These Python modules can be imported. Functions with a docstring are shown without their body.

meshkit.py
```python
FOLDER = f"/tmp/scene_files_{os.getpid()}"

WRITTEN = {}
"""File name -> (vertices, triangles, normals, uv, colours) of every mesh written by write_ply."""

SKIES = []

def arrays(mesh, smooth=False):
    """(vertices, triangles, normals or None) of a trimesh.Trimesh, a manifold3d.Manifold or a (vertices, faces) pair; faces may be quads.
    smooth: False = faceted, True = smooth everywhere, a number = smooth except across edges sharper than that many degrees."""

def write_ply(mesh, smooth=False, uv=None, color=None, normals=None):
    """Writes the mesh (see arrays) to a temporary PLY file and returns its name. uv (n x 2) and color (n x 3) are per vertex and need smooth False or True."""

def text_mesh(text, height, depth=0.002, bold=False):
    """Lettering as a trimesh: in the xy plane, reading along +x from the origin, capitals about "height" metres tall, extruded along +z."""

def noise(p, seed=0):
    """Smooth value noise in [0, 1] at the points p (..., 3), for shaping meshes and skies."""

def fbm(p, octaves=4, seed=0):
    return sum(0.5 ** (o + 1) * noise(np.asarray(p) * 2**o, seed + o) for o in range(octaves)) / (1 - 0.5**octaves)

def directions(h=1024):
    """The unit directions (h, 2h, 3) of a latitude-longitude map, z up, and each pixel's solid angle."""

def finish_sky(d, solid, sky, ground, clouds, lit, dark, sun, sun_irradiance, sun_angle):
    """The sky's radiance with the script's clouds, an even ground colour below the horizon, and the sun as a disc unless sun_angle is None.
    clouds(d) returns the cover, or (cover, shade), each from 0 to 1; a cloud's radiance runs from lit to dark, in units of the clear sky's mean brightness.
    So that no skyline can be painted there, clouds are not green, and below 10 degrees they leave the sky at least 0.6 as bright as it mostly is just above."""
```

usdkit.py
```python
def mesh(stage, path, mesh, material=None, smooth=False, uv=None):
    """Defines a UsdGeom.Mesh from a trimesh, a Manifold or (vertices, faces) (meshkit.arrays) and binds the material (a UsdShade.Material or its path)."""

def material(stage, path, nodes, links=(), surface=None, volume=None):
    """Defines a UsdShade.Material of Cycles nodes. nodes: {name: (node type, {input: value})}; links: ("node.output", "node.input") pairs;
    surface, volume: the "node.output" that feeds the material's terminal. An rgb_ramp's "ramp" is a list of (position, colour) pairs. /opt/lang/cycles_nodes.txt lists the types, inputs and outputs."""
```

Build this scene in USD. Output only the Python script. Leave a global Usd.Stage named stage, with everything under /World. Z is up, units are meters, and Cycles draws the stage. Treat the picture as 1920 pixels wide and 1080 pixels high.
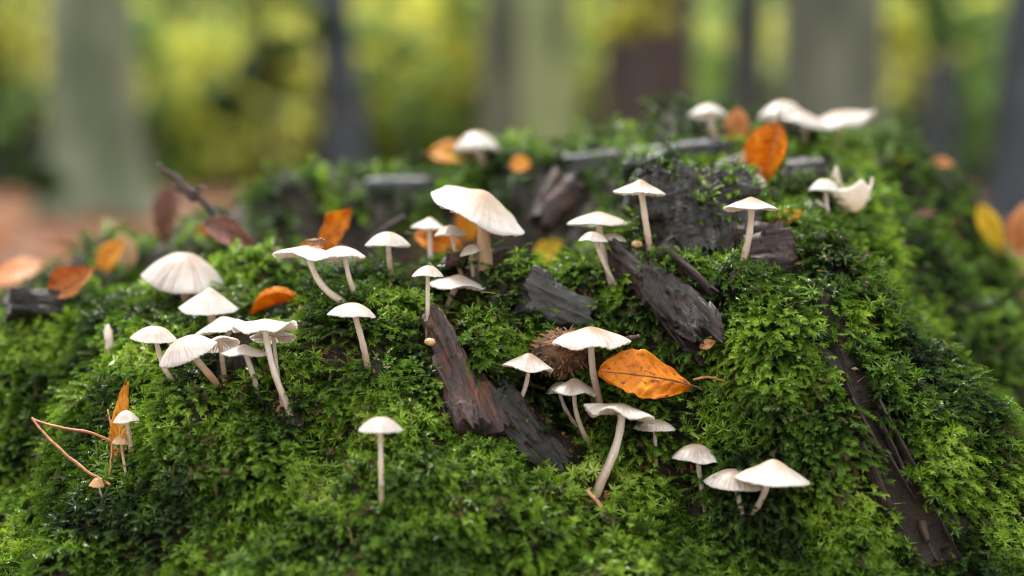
import math, random
import numpy as np, trimesh, usdkit, meshkit
from scipy.interpolate import RBFInterpolator
from scipy.ndimage import gaussian_filter, map_coordinates
from pxr import Usd, UsdGeom, UsdLux, UsdShade, Sdf, Gf, Vt

random.seed(7)
rng = np.random.default_rng(7)
stage = Usd.Stage.CreateInMemory()
world = UsdGeom.Xform.Define(stage, '/World'); stage.SetDefaultPrim(world.GetPrim())
UsdGeom.Scope.Define(stage, '/World/Looks')
mesh_ = usdkit.mesh

# ---------------------------------------------------------------- camera
FPX = 2667.0                       # 50 mm lens on a 36 mm wide frame, in photograph pixels (1920 wide)
PITCH = math.atan(290.0 / FPX)     # looking slightly down
CAM = np.array([0.0, -0.78, 0.50])
FOCUS = 0.785
FWD = np.array([0, math.cos(PITCH), -math.sin(PITCH)])
UPV = np.array([0, math.sin(PITCH), math.cos(PITCH)])
RGT = np.array([1.0, 0, 0])
BCK = -FWD
cam = UsdGeom.Camera.Define(stage, '/World/camera')
cm = np.eye(4); cm[0, :3], cm[1, :3], cm[2, :3], cm[3, :3] = RGT, UPV, BCK, CAM
cam.AddTransformOp().Set(Gf.Matrix4d(cm.tolist()))
cam.CreateFocalLengthAttr(50.0); cam.CreateHorizontalApertureAttr(36.0); cam.CreateVerticalApertureAttr(20.25)
cam.CreateFStopAttr(2.3); cam.CreateFocusDistanceAttr(FOCUS)
cam.CreateClippingRangeAttr(Gf.Vec2f(0.02, 1000.0))
cam.CreateExposureAttr(2.55)

# ---------------------------------------------------------------- sky and sun (bright overcast over an open autumn wood)
SUN_EL, SUN_AZ = math.radians(58), math.radians(-25)     # azimuth = atan2(x, y)
usdkit.material(stage, '/World/Looks/sky_air', {
    'tc': ('texture_coordinate', {}),
    'n': ('noise_texture', {'scale': 2.2, 'detail': 5.0, 'roughness': 0.55}),
    'r': ('rgb_ramp', {'ramp': [(0.30, (0.80, 0.80, 0.80)), (0.65, (1, 1, 1))]}),
    'cl': ('rgb_ramp', {'ramp': [(0.25, (4.7, 4.7, 4.85)), (0.75, (7.6, 7.5, 7.6))]}),
    's': ('sky_texture', {'sky_type': 'single_scattering', 'sun_disc': False, 'sun_elevation': SUN_EL, 'sun_rotation': SUN_AZ}),
    'm': ('mix_color', {'use_clamp': False}),
    'b': ('background_shader', {'strength': 0.07})},
    [('tc.generated', 'n.vector'), ('n.fac', 'r.fac'), ('n.fac', 'cl.fac'), ('r.color', 'm.fac'), ('s.color', 'm.a'), ('cl.color', 'm.b'), ('m.result', 'b.color')],
    surface='b.background')
dome = UsdLux.DomeLight.Define(stage, '/World/sky')
UsdShade.MaterialBindingAPI.Apply(dome.GetPrim()).Bind(UsdShade.Material.Get(stage, '/World/Looks/sky_air'))
dome.GetPrim().SetCustomDataByKey('kind', 'structure')
sun = UsdLux.DistantLight.Define(stage, '/World/sun')
sun.CreateIntensityAttr(0.4); sun.CreateAngleAttr(14.0); sun.CreateColorAttr(Gf.Vec3f(1.0, 0.94, 0.85)); sun.CreateNormalizeAttr(True)
sd = np.array([math.sin(SUN_AZ) * math.cos(SUN_EL), math.cos(SUN_AZ) * math.cos(SUN_EL), math.sin(SUN_EL)])
zx = np.cross([0, 0, 1.0], sd); zx /= np.linalg.norm(zx); zy = np.cross(sd, zx)
lm = np.eye(4); lm[0, :3], lm[1, :3], lm[2, :3] = zx, zy, sd
sun.AddTransformOp().Set(Gf.Matrix4d(lm.tolist()))

# ---------------------------------------------------------------- terrain of the rotten mossy stump
def ray(px, py):
    return FWD + RGT * ((px - 960) / FPX) + UPV * ((540 - py) / FPX)
def at(px, py, d):
    """Point on the line of sight where the forward distance from the lens is d."""
    return CAM + ray(px, py) * d
def scale_at(p):
    return float((np.asarray(p) - CAM) @ FWD) / FPX      # metres per photograph pixel there

CP = [  # survey of the stump's surface: bearing, elevation, distance
 # front foot
 (-300,1500,.62),(200,1500,.60),(700,1500,.58),(1200,1500,.59),(1700,1500,.62),(2200,1500,.64),
 (-300,1080,.79),(0,1080,.80),(120,1060,.728),(300,1080,.715),(600,1080,.70),(900,1080,.70),(1200,1080,.705),(1500,1080,.715),(1800,1080,.735),(2100,1080,.76),
 # front face
 (-200,850,.86),(0,950,.85),(0,800,.875),(100,900,.865),(150,840,.85),(60,1000,.82),(100,760,.86),(240,930,.760),(180,1010,.742),(330,800,.765),(330,900,.745),(480,800,.765),(480,950,.73),(650,900,.735),(650,780,.765),
 (850,900,.73),(900,860,.735),(1000,930,.735),(1100,960,.735),(850,990,.71),(1000,1010,.712),(1250,960,.74),(1400,980,.735),(1400,1040,.722),(1550,950,.74),(1700,950,.755),(1850,930,.775),(1600,800,.765),(1750,800,.78),(1880,850,.80),
 (250,740,.815),(300,710,.80),(400,720,.79),(530,755,.78),(620,690,.783),(690,660,.785),(780,690,.785),(760,800,.762),
 (860,720,.785),(900,800,.768),(960,760,.79),(1000,840,.772),(1080,830,.79),(1130,890,.77),(1050,740,.80),(1120,715,.80),(1200,760,.79),(1230,865,.775),(1320,930,.755),(1350,830,.775),(1450,760,.77),(1450,880,.758),
 # shoulder
 (-200,640,.95),(0,640,.92),(60,600,.91),(110,560,.93),(200,690,.84),(200,600,.87),(300,590,.86),(350,560,.87),(420,600,.84),(420,530,.89),(500,520,.88),(560,560,.845),(600,600,.815),(660,620,.797),(700,570,.80),(640,560,.82),(660,525,.84),
 (730,505,.835),(760,560,.805),(800,600,.798),(805,500,.835),(850,560,.812),(860,480,.86),(905,470,.83),(950,480,.82),(940,560,.80),(1000,520,.85),(1020,570,.815),(1080,560,.83),(1090,620,.805),
 (1040,640,.812),(1160,540,.825),(1200,480,.835),(1180,610,.81),(1250,560,.81),(1310,640,.80),(1250,650,.80),(1330,560,.80),(1320,480,.822),(1240,440,.835),(1395,490,.815),(1450,560,.797),(1420,650,.785),(1550,560,.79),(1560,650,.778),(1500,490,.82),(1550,450,.845),(1500,432,.87),
 (1640,500,.83),(1660,600,.80),(1690,560,.835),(1720,700,.80),(1740,650,.825),(1830,760,.815),(1800,715,.83),(1890,790,.83),(1960,830,.84),
 # dark block with a squared top
 (1200,395,.865),(1300,352,.87),(1400,345,.87),(1310,420,.845),(1420,400,.865),(1310,345,.91),
 # behind the front rim: the hollow
 (560,507,.92),(640,508,.915),(720,506,.91),(800,502,.915),(870,486,.905),(920,488,.895),(980,512,.90),(450,530,.93),(350,548,.935),(250,556,.95),(1040,512,.90),
 (-150,640,1.02),(0,640,1.0),(130,610,1.0),(250,600,1.0),(350,600,.98),(450,640,1.0),(560,660,1.0),(680,680,.995),(800,680,.995),(905,660,.985),(980,640,.98),(1050,600,.98),(1120,540,.94),(1180,500,.95),
 (500,610,1.05),(650,620,1.06),(800,610,1.05),(950,570,1.03),(1080,510,1.015),
 # back left ridge
 (-200,590,1.12),(0,535,1.15),(120,488,1.17),(200,455,1.17),(300,432,1.15),(390,412,1.13),(470,385,1.12),(520,352,1.12),(570,342,1.13),(630,358,1.14),(690,338,1.14),(750,352,1.12),(820,368,1.08),(900,350,1.04),
 (100,520,1.08),(250,480,1.07),(400,450,1.06),(520,440,1.10),(650,430,1.11),(780,430,1.10),(900,420,1.06),(1000,400,1.04),(560,370,1.115),(720,370,1.12),(860,370,1.07),
 (1000,335,1.06),(1060,345,1.05),(1100,318,1.05),(1100,390,1.01),(1200,305,1.04),(1210,362,.97),(1290,325,.98),(1335,292,1.02),(1300,332,.94),
 (1390,312,.98),(1400,290,1.02),(1450,272,1.03),(1530,285,1.02),(1470,330,.95),(1475,425,.885),(1440,390,.91),(1540,400,.915),(1575,412,.91),(1500,370,.94),(1580,318,.99),(1620,380,.95),(1640,440,.91),
 # right back root
 (1600,312,1.06),(1650,262,1.13),(1700,252,1.18),(1790,232,1.20),(1842,258,1.2),(1868,330,1.18),(1915,420,1.16),(2000,560,1.15),(1650,370,1.03),(1720,420,1.03),(1800,480,1.04),(1860,560,1.04),(1920,620,1.04),(1740,540,1.06),(1800,620,1.06),(1850,690,1.05),(1920,740,1.05),(1700,480,1.04),(2050,800,1.05),(1680,590,.90),(1770,720,.90),(1870,850,.90),(1960,930,.91),(1730,640,.96),(1840,780,.97),
 # falling away behind the back rim
 (0,680,1.5),(300,600,1.5),(600,540,1.5),(900,530,1.45),(1200,500,1.4),(1500,480,1.4),(1750,470,1.5),(1950,600,1.45),(2200,700,1.3),(-300,700,1.4),
]
CP = [(x, y, d + .022 * min(max((y - 800) / 280, 0), 1.4)) if d < .785 else (x, y, d) for x, y, d in CP]
P = np.array([at(*c) for c in CP])
GX0, GX1, GY0, GY1, GS = -0.80, 0.80, -0.42, 1.05, 0.004
gx = np.arange(GX0, GX1 + 1e-9, GS); gy = np.arange(GY0, GY1 + 1e-9, GS)
XX, YY = np.meshgrid(gx, gy)
rbf = RBFInterpolator(P[:, :2] * 10, P[:, 2] * 10, kernel='linear', smoothing=0.002, neighbors=60)
cx_ = np.arange(GX0, GX1 + 1e-9, 0.012); cy_ = np.arange(GY0, GY1 + 1e-9, 0.012)
CXX, CYY = np.meshgrid(cx_, cy_)
ZC = rbf(np.stack([CXX.ravel(), CYY.ravel()], 1) * 10).reshape(CXX.shape) / 10
ZZ = map_coordinates(ZC, [(YY - GY0) / 0.012, (XX - GX0) / 0.012], order=1, mode='nearest')
ZZ = gaussian_filter(ZZ, 1.6)
# the stump ends: fall to the forest floor outside its footprint
rr = np.sqrt(((XX - 0.02) / 0.56) ** 2 + ((YY - 0.08) / 0.50) ** 2)
front = np.clip((-0.16 - YY), 0, None)
ZZ = ZZ - np.clip(rr - 0.86, 0, None) * 1.15 
pts3 = np.stack([XX, YY, ZZ * 0], -1)
ZZ = ZZ + (meshkit.fbm(pts3 * 16, 3, 3) - .5) * 0.030 + (meshkit.fbm(pts3 * 34, 2, 19) - .5) * 0.026 + (meshkit.fbm(pts3 * 70, 2, 9) - .5) * 0.012
# cushions of moss part along dark crevices
cvn = meshkit.fbm(pts3 * 13 + 4.2, 2, 23)
CREV = np.exp(-((cvn - .5) / .030) ** 2) * np.clip(1.3 - rr, 0, 1)
ZZ = ZZ - CREV * .015 + (np.clip(np.abs(cvn - .5) / .16, 0, 1) ** .6 - .55) * .012
ZZ = np.maximum(ZZ - 0.008, -0.03)      # the moss stands about 8 mm above the wood
GYn, GXn = np.gradient(ZZ, GS)
NRM = np.stack([-GXn, -GYn, np.ones_like(ZZ)], -1); NRM /= np.linalg.norm(NRM, axis=-1, keepdims=True)

def hz(x, y, A=None):
    return map_coordinates(ZZ if A is None else A, [(np.asarray(y, float) - GY0) / GS, (np.asarray(x, float) - GX0) / GS], order=1, mode='nearest')
def nrm_at(p):
    n = np.array([float(hz([p[0]], [p[1]], NRM[..., k])[0]) for k in range(3)])
    return n / np.linalg.norm(n)
TT = np.arange(0.45, 1.75, 0.002)
def hit(px, py, lift=0.0, dmin=0.45):
    """First point where the line of sight meets the stump (raised by lift)."""
    r = ray(px, py)
    q = CAM + r * TT[:, None]
    below = (q[:, 2] < hz(q[:, 0], q[:, 1]) + lift) & (TT >= dmin)
    if not below.any():
        return at(px, py, 1.2)
    return q[int(np.argmax(below))]
def project(p):
    v = np.asarray(p, float) - CAM
    d = v @ FWD
    return 960 + FPX * (v @ RGT) / d, 540 - FPX * (v @ UPV) / d, d
def snap(px, py, d, half=0.0, lo=.03, hi=.16):
    """Slides a thing along the line of sight, near d, to where its lower end (half below its middle) rests on the moss."""
    t = np.arange(d - lo, d + hi, .002); q = CAM + ray(px, py) * t[:, None]
    c = np.abs(q[:, 2] - half - hz(q[:, 0], q[:, 1]) - .007) + .05 * np.abs(t - d)
    return float(t[int(np.argmin(c))])
# ==== END TERRAIN

# ---------------------------------------------------------------- helpers
names = {}
def path_for(name, parent=None):
    base = (str(parent) if parent is not None else '/World') + '/' + name
    k = names.get(base, 0); names[base] = k + 1
    return base if k == 0 else f'{base}_{k:03d}'
def tag(prim, label=None, cat=None, group=None, kind=None):
    for k, v in (('label', label), ('category', cat), ('group', group), ('kind', kind)):
        if v: prim.SetCustomDataByKey(k, v)
    return prim
def thing(name, label, cat, loc=(0, 0, 0), group=None):
    x = UsdGeom.Xform.Define(stage, path_for(name))
    x.AddTranslateOp().Set(Gf.Vec3d(*map(float, loc)))
    tag(x.GetPrim(), label, cat, group)
    return x.GetPrim()
def obj(name, m, mat, parent=None, smooth=False, prim_vars=None, label=None, kind=None):
    """One Mesh prim. parent: the prim it is a part of; vertices are in the parent's space."""
    p = mesh_(stage, path_for(name, parent.GetPath() if parent is not None else None), m, '/World/Looks/' + mat, smooth=smooth)
    if prim_vars:
        for k, v in prim_vars.items():
            UsdGeom.PrimvarsAPI(p).CreatePrimvar(k, Sdf.ValueTypeNames.FloatArray, 'vertex').Set(Vt.FloatArray.FromNumpy(np.asarray(v, np.float32)))
    tag(p.GetPrim(), label, None, None, kind)
    return p.GetPrim()
def unit(v):
    v = np.asarray(v, float); return v / max(np.linalg.norm(v), 1e-12)
def frame(axis, normal):
    a = unit(axis); n = np.asarray(normal, float); n = unit(n - a * (n @ a)); return a, np.cross(n, a), n
def view_dir(r, u, t):
    """right, up, towards the lens"""
    return RGT * r + UPV * u + BCK * t
def join(parts):
    v, f, n = [], [], 0
    for a, b in parts:
        v.append(np.asarray(a, float)); f.append(np.asarray(b, int) + n); n += len(a)
    return np.vstack(v), np.vstack(f)
def quads(rows, cols, wrap=False):
    q = []
    for i in range(rows - 1):
        for j in range(cols if wrap else cols - 1):
            a, b = i * cols + j, i * cols + (j + 1) % cols
            q.append((a, b, b + cols, a + cols))
    q = np.array(q); return np.vstack([q[:, [0, 1, 2]], q[:, [0, 2, 3]]])
def tube(pts, rad, sides=8, wob=0.0, seed=0, closed=True):
    pts = np.asarray(pts, float); n = len(pts); rad = np.broadcast_to(np.asarray(rad, float), (n,))
    t = np.gradient(pts, axis=0); t /= np.linalg.norm(t, axis=1, keepdims=True)
    ref = np.array([0.31, 0.87, 0.38]) if abs(t[0] @ [0.31, 0.87, 0.38]) < .9 else np.array([1.0, 0, 0])
    u = ref - t[0] * (ref @ t[0]); u /= np.linalg.norm(u); V = []
    r = np.random.default_rng(seed)
    for i in range(n):
        u = u - t[i] * (u @ t[i]); u /= np.linalg.norm(u); w = np.cross(t[i], u)
        a = np.arange(sides) / sides * 2 * np.pi
        rr = rad[i] * (1 + wob * (r.random(sides) - .5) * 2)
        V.append(pts[i] + np.outer(np.cos(a) * rr, u) + np.outer(np.sin(a) * rr, w))
    V = np.vstack(V); F = quads(n, sides, True)
    if closed:
        V = np.vstack([V, pts[:1], pts[-1:]]); k = n * sides; j = np.arange(sides)
        F = np.vstack([F, np.stack([np.full(sides, k), (j + 1) % sides, j], 1), np.stack([np.full(sides, k + 1), k - sides + j, k - sides + (j + 1) % sides], 1)])
    return V, F
def bez(pts, n=14):
    pts = np.asarray(pts, float); t = np.linspace(0, 1, n)[:, None]
    if len(pts) == 2: return pts[0] * (1 - t) + pts[1] * t
    if len(pts) == 3: return pts[0] * (1 - t) ** 2 + 2 * pts[1] * t * (1 - t) + pts[2] * t ** 2
    return pts[0] * (1 - t) ** 3 + 3 * pts[1] * t * (1 - t) ** 2 + 3 * pts[2] * t ** 2 * (1 - t) + pts[3] * t ** 3
def in_poly(px, py, poly):
    poly = np.asarray(poly, float); c = np.zeros(np.shape(px), bool); j = len(poly) - 1
    for i in range(len(poly)):
        xi, yi, xj, yj = *poly[i], *poly[j]
        c ^= ((yi > py) != (yj > py)) & (px < (xj - xi) * (py - yi) / (yj - yi + 1e-9) + xi); j = i
    return c

# ---------------------------------------------------------------- materials
def mat(name, nodes, links, surface='p.BSDF'):
    return usdkit.material(stage, '/World/Looks/' + name, nodes, links, surface=surface)
def noisy(name, scale, ramp, rough=0.8, bump=0.4, bdist=0.002, bscale=None, detail=6.0, spec=0.5, stretch=None, coat=0.0):
    nodes = {'g': ('geometry', {}), 'mp': ('mapping', {'scale': stretch or (1, 1, 1)}), 'n': ('noise_texture', {'scale': scale, 'detail': detail, 'roughness': 0.6}),
             'n2': ('noise_texture', {'scale': bscale or scale * 4, 'detail': 6.0, 'roughness': 0.65}), 'r': ('rgb_ramp', {'ramp': ramp}),
             'b': ('bump', {'strength': bump, 'distance': bdist}), 'p': ('principled_bsdf', {'roughness': rough, 'specular_ior_level': spec, 'coat_weight': coat, 'coat_roughness': 0.25})}
    return mat(name, nodes, [('g.position', 'mp.vector'), ('mp.vector', 'n.vector'), ('mp.vector', 'n2.vector'), ('n.fac', 'r.fac'), ('r.color', 'p.base_color'), ('n2.fac', 'b.height'), ('b.normal', 'p.normal')])

noisy('soil', 60, [(0.25, (.006, .004, .003)), (0.5, (.022, .013, .008)), (0.62, (.035, .021, .012)), (0.75, (.020, .024, .008))], rough=.7, bump=.9, bdist=.004, bscale=260)
noisy('forest_floor', 2.2, [(0.25, (.035, .018, .010)), (0.5, (.12, .058, .030)), (0.7, (.17, .085, .045)), (0.85, (.06, .045, .02))], rough=.9, bump=.6, bdist=.02)
def wood(name, dark, mid, light, rough=0.34, spec=.5):
    """Wet rotten wood: colour and relief drawn out along the grain (primvar gs runs along it, gu and gw across)."""
    nodes = {'a': ('attribute', {'attribute': 'gs'}), 'b': ('attribute', {'attribute': 'gu'}), 'c': ('attribute', {'attribute': 'gw'}), 'v': ('combine_xyz', {}),
             'm1': ('mapping', {'scale': (30, 240, 240)}), 'm2': ('mapping', {'scale': (90, 1100, 1100)}), 'm3': ('mapping', {'scale': (60, 60, 60)}),
             'n1': ('noise_texture', {'scale': 1.0, 'detail': 6.0, 'roughness': .65}), 'n2': ('noise_texture', {'scale': 1.0, 'detail': 5.0, 'roughness': .6}), 'n3': ('noise_texture', {'scale': 1.0, 'detail': 5.0, 'roughness': .6}),
             'mx': ('mix_float', {'fac': .45}), 'r': ('rgb_ramp', {'ramp': [(.34, dark), (.5, mid), (.66, light)]}), 'ad': ('math', {'math_type': 'add'}),
             'bp': ('bump', {'strength': .9, 'distance': .0016}), 'rr': ('rgb_ramp', {'ramp': [(.4, (rough * .6,) * 3), (.62, (rough * 1.5,) * 3)]}), 'p': ('principled_bsdf', {'specular_ior_level': spec})}
    mat(name, nodes, [('a.fac', 'v.x'), ('b.fac', 'v.y'), ('c.fac', 'v.z'), ('v.vector', 'm1.vector'), ('v.vector', 'm2.vector'), ('v.vector', 'm3.vector'), ('m1.vector', 'n1.vector'), ('m2.vector', 'n2.vector'), ('m3.vector', 'n3.vector'),
        ('n1.fac', 'mx.a'), ('n3.fac', 'mx.b'), ('mx.result', 'r.fac'), ('r.color', 'p.base_color'), ('n3.fac', 'rr.fac'), ('rr.color', 'p.roughness'), ('n1.fac', 'ad.value1'), ('n2.fac', 'ad.value2'), ('ad.value', 'bp.height'), ('bp.normal', 'p.normal')])
wood('wood_black', (.003, .003, .003), (.013, .011, .010), (.050, .045, .043))
wood('wood_grey', (.008, .008, .008), (.028, .027, .027), (.080, .080, .082), rough=.36)
wood('wood_red', (.006, .004, .004), (.034, .017, .014), (.17, .060, .028))
wood('wood_plum', (.006, .004, .005), (.026, .015, .015), (.085, .048, .040))
wood('wood_pale', (.03, .03, .033), (.085, .088, .098), (.20, .20, .225), rough=.4)
wood('wood_moss', (.006, .008, .006), (.012, .022, .012), (.03, .075, .025))

def leafy(name, ramp, pos_scale, young=0, trans=(.1, .2, .02), tfac=.3, rough=.35, spec=.5, patch=None, vary=.5, coat=0):
    """Small green leaves: hue by place (patches), by shoot and, in moss, by painted lit tips and shaded bases, some light passing through."""
    nodes = {'g': ('geometry', {}), 'oi': ('object_info', {}), 'n': ('noise_texture', {'scale': pos_scale, 'detail': 4.0, 'roughness': 0.6}),
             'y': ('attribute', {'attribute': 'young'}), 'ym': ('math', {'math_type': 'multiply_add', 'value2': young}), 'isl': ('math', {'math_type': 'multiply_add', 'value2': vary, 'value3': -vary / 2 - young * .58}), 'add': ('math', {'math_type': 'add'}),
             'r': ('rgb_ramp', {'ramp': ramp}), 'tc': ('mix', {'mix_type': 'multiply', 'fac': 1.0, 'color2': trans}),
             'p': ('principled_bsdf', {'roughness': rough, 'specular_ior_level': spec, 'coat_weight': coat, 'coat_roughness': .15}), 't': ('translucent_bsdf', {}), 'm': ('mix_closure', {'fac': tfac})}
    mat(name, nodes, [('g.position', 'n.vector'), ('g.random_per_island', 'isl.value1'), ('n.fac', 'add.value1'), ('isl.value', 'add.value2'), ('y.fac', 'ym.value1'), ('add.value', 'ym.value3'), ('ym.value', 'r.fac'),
                      ('r.color', 'p.base_color'), ('r.color', 'tc.color1'), ('tc.color', 't.color'), ('p.BSDF', 'm.closure1'), ('t.BSDF', 'm.closure2')], 'm.closure')
MOSS = [(0.22, (.005, .012, .003)), (0.36, (.024, .054, .006)), (0.49, (.098, .190, .015)), (0.60, (.24, .37, .036)), (0.72, (.42, .48, .13))]  # both ends of the ramp also paint lit tips and shaded gaps
leafy('moss_leaf', MOSS, 18, young=.44, trans=(1.4, 1.5, .8), tfac=.30, rough=.30, spec=.34, vary=.22)  # young: fresh tips, but also painted shade between the shoots
leafy('moss_tan', [(0.3, (.06, .055, .014)), (0.5, (.17, .15, .04)), (0.7, (.32, .26, .10))], 20, young=.2, trans=(1.2, 1.1, .8), tfac=.3, rough=.4)

# cap: pigment runs from a tan middle to an almost white margin, with fine radial streaks
def capmat(name, mid, ring, edge, streak=.30, tf=.30):
    nodes = {'a': ('attribute', {'attribute': 'rim'}), 's': ('attribute', {'attribute': 'streak'}), 'g': ('geometry', {}),
             'n': ('noise_texture', {'scale': 190.0, 'detail': 4.0}), 'n3': ('noise_texture', {'scale': 1400.0, 'detail': 2.0}),
             'd': ('math', {'math_type': 'multiply_add', 'value2': .55, 'value3': -.275}), 'ad': ('math', {'math_type': 'add'}),
             'ad2': ('math', {'math_type': 'multiply_add', 'value2': streak}),
             'r': ('rgb_ramp', {'ramp': [(0.0, mid), (0.34, tuple(.5 * (a + b) for a, b in zip(mid, ring))), (0.66, ring), (0.98, edge), (1, edge)]}),
             'b': ('bump', {'strength': .25, 'distance': .0004}),
             'p': ('principled_bsdf', {'roughness': .40, 'specular_ior_level': .42, 'subsurface_weight': .3, 'subsurface_scale': .002, 'subsurface_radius': (1, .7, .5)}),
             't': ('translucent_bsdf', {}), 'm': ('mix_closure', {'fac': tf})}
    mat(name, nodes, [('g.position', 'n.vector'), ('g.position', 'n3.vector'), ('n.fac', 'd.value1'), ('a.fac', 'ad.value1'), ('d.value', 'ad.value2'), ('s.fac', 'ad2.value1'), ('ad.value', 'ad2.value3'),
                      ('ad2.value', 'r.fac'), ('r.color', 'p.base_color'), ('n3.fac', 'b.height'), ('b.normal', 'p.normal'), ('r.color', 't.color'), ('p.BSDF', 'm.closure1'), ('t.BSDF', 'm.closure2')], 'm.closure')
capmat('cap_cream', (.43, .30, .215), (.60, .49, .415), (.72, .665, .62), streak=.2)
capmat('cap_white', (.48, .35, .26), (.655, .57, .50), (.745, .705, .67), streak=.22)
capmat('cap_tan', (.31, .20, .135), (.50, .385, .31), (.71, .65, .60), streak=.25)
capmat('cap_beige', (.43, .31, .25), (.60, .49, .425), (.72, .645, .595), streak=.5)
capmat('cap_orange', (.50, .24, .09), (.58, .30, .12), (.66, .40, .20), streak=.4)
def plain(name, col, rough=.6, sss=0, tf=0, spec=.4, var=.12, scale=300):
    hi = tuple(min(.85, c * (1 + var)) for c in col); lo = tuple(c * (1 - var * 1.6) for c in col)
    nodes = {'g': ('geometry', {}), 'n': ('noise_texture', {'scale': float(scale), 'detail': 4.0}), 'r': ('rgb_ramp', {'ramp': [(.3, lo), (.7, hi)]}),
             'p': ('principled_bsdf', {'roughness': rough, 'specular_ior_level': spec, 'subsurface_weight': sss, 'subsurface_scale': .002, 'subsurface_radius': (1, .7, .5)}),
             't': ('translucent_bsdf', {}), 'm': ('mix_closure', {'fac': tf})}
    mat(name, nodes, [('g.position', 'n.vector'), ('n.fac', 'r.fac'), ('r.color', 'p.base_color'), ('r.color', 't.color'), ('p.BSDF', 'm.closure1'), ('t.BSDF', 'm.closure2')], 'm.closure')
plain('gill', (.74, .67, .60), .6, .2, .30)
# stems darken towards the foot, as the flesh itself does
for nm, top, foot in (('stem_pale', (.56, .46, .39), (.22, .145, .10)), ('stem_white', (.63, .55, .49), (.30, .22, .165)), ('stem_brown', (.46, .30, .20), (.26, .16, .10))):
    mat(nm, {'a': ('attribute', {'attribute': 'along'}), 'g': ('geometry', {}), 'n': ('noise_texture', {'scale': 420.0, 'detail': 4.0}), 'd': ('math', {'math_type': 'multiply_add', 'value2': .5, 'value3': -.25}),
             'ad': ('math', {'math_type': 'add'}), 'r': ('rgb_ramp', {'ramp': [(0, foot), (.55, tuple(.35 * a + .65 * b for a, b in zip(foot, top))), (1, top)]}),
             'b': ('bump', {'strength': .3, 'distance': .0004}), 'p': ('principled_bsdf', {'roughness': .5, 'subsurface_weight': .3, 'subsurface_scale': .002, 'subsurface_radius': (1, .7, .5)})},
        [('g.position', 'n.vector'), ('n.fac', 'd.value1'), ('a.fac', 'ad.value1'), ('d.value', 'ad.value2'), ('ad.value', 'r.fac'), ('r.color', 'p.base_color'), ('n.fac', 'b.height'), ('b.normal', 'p.normal')])
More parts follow.
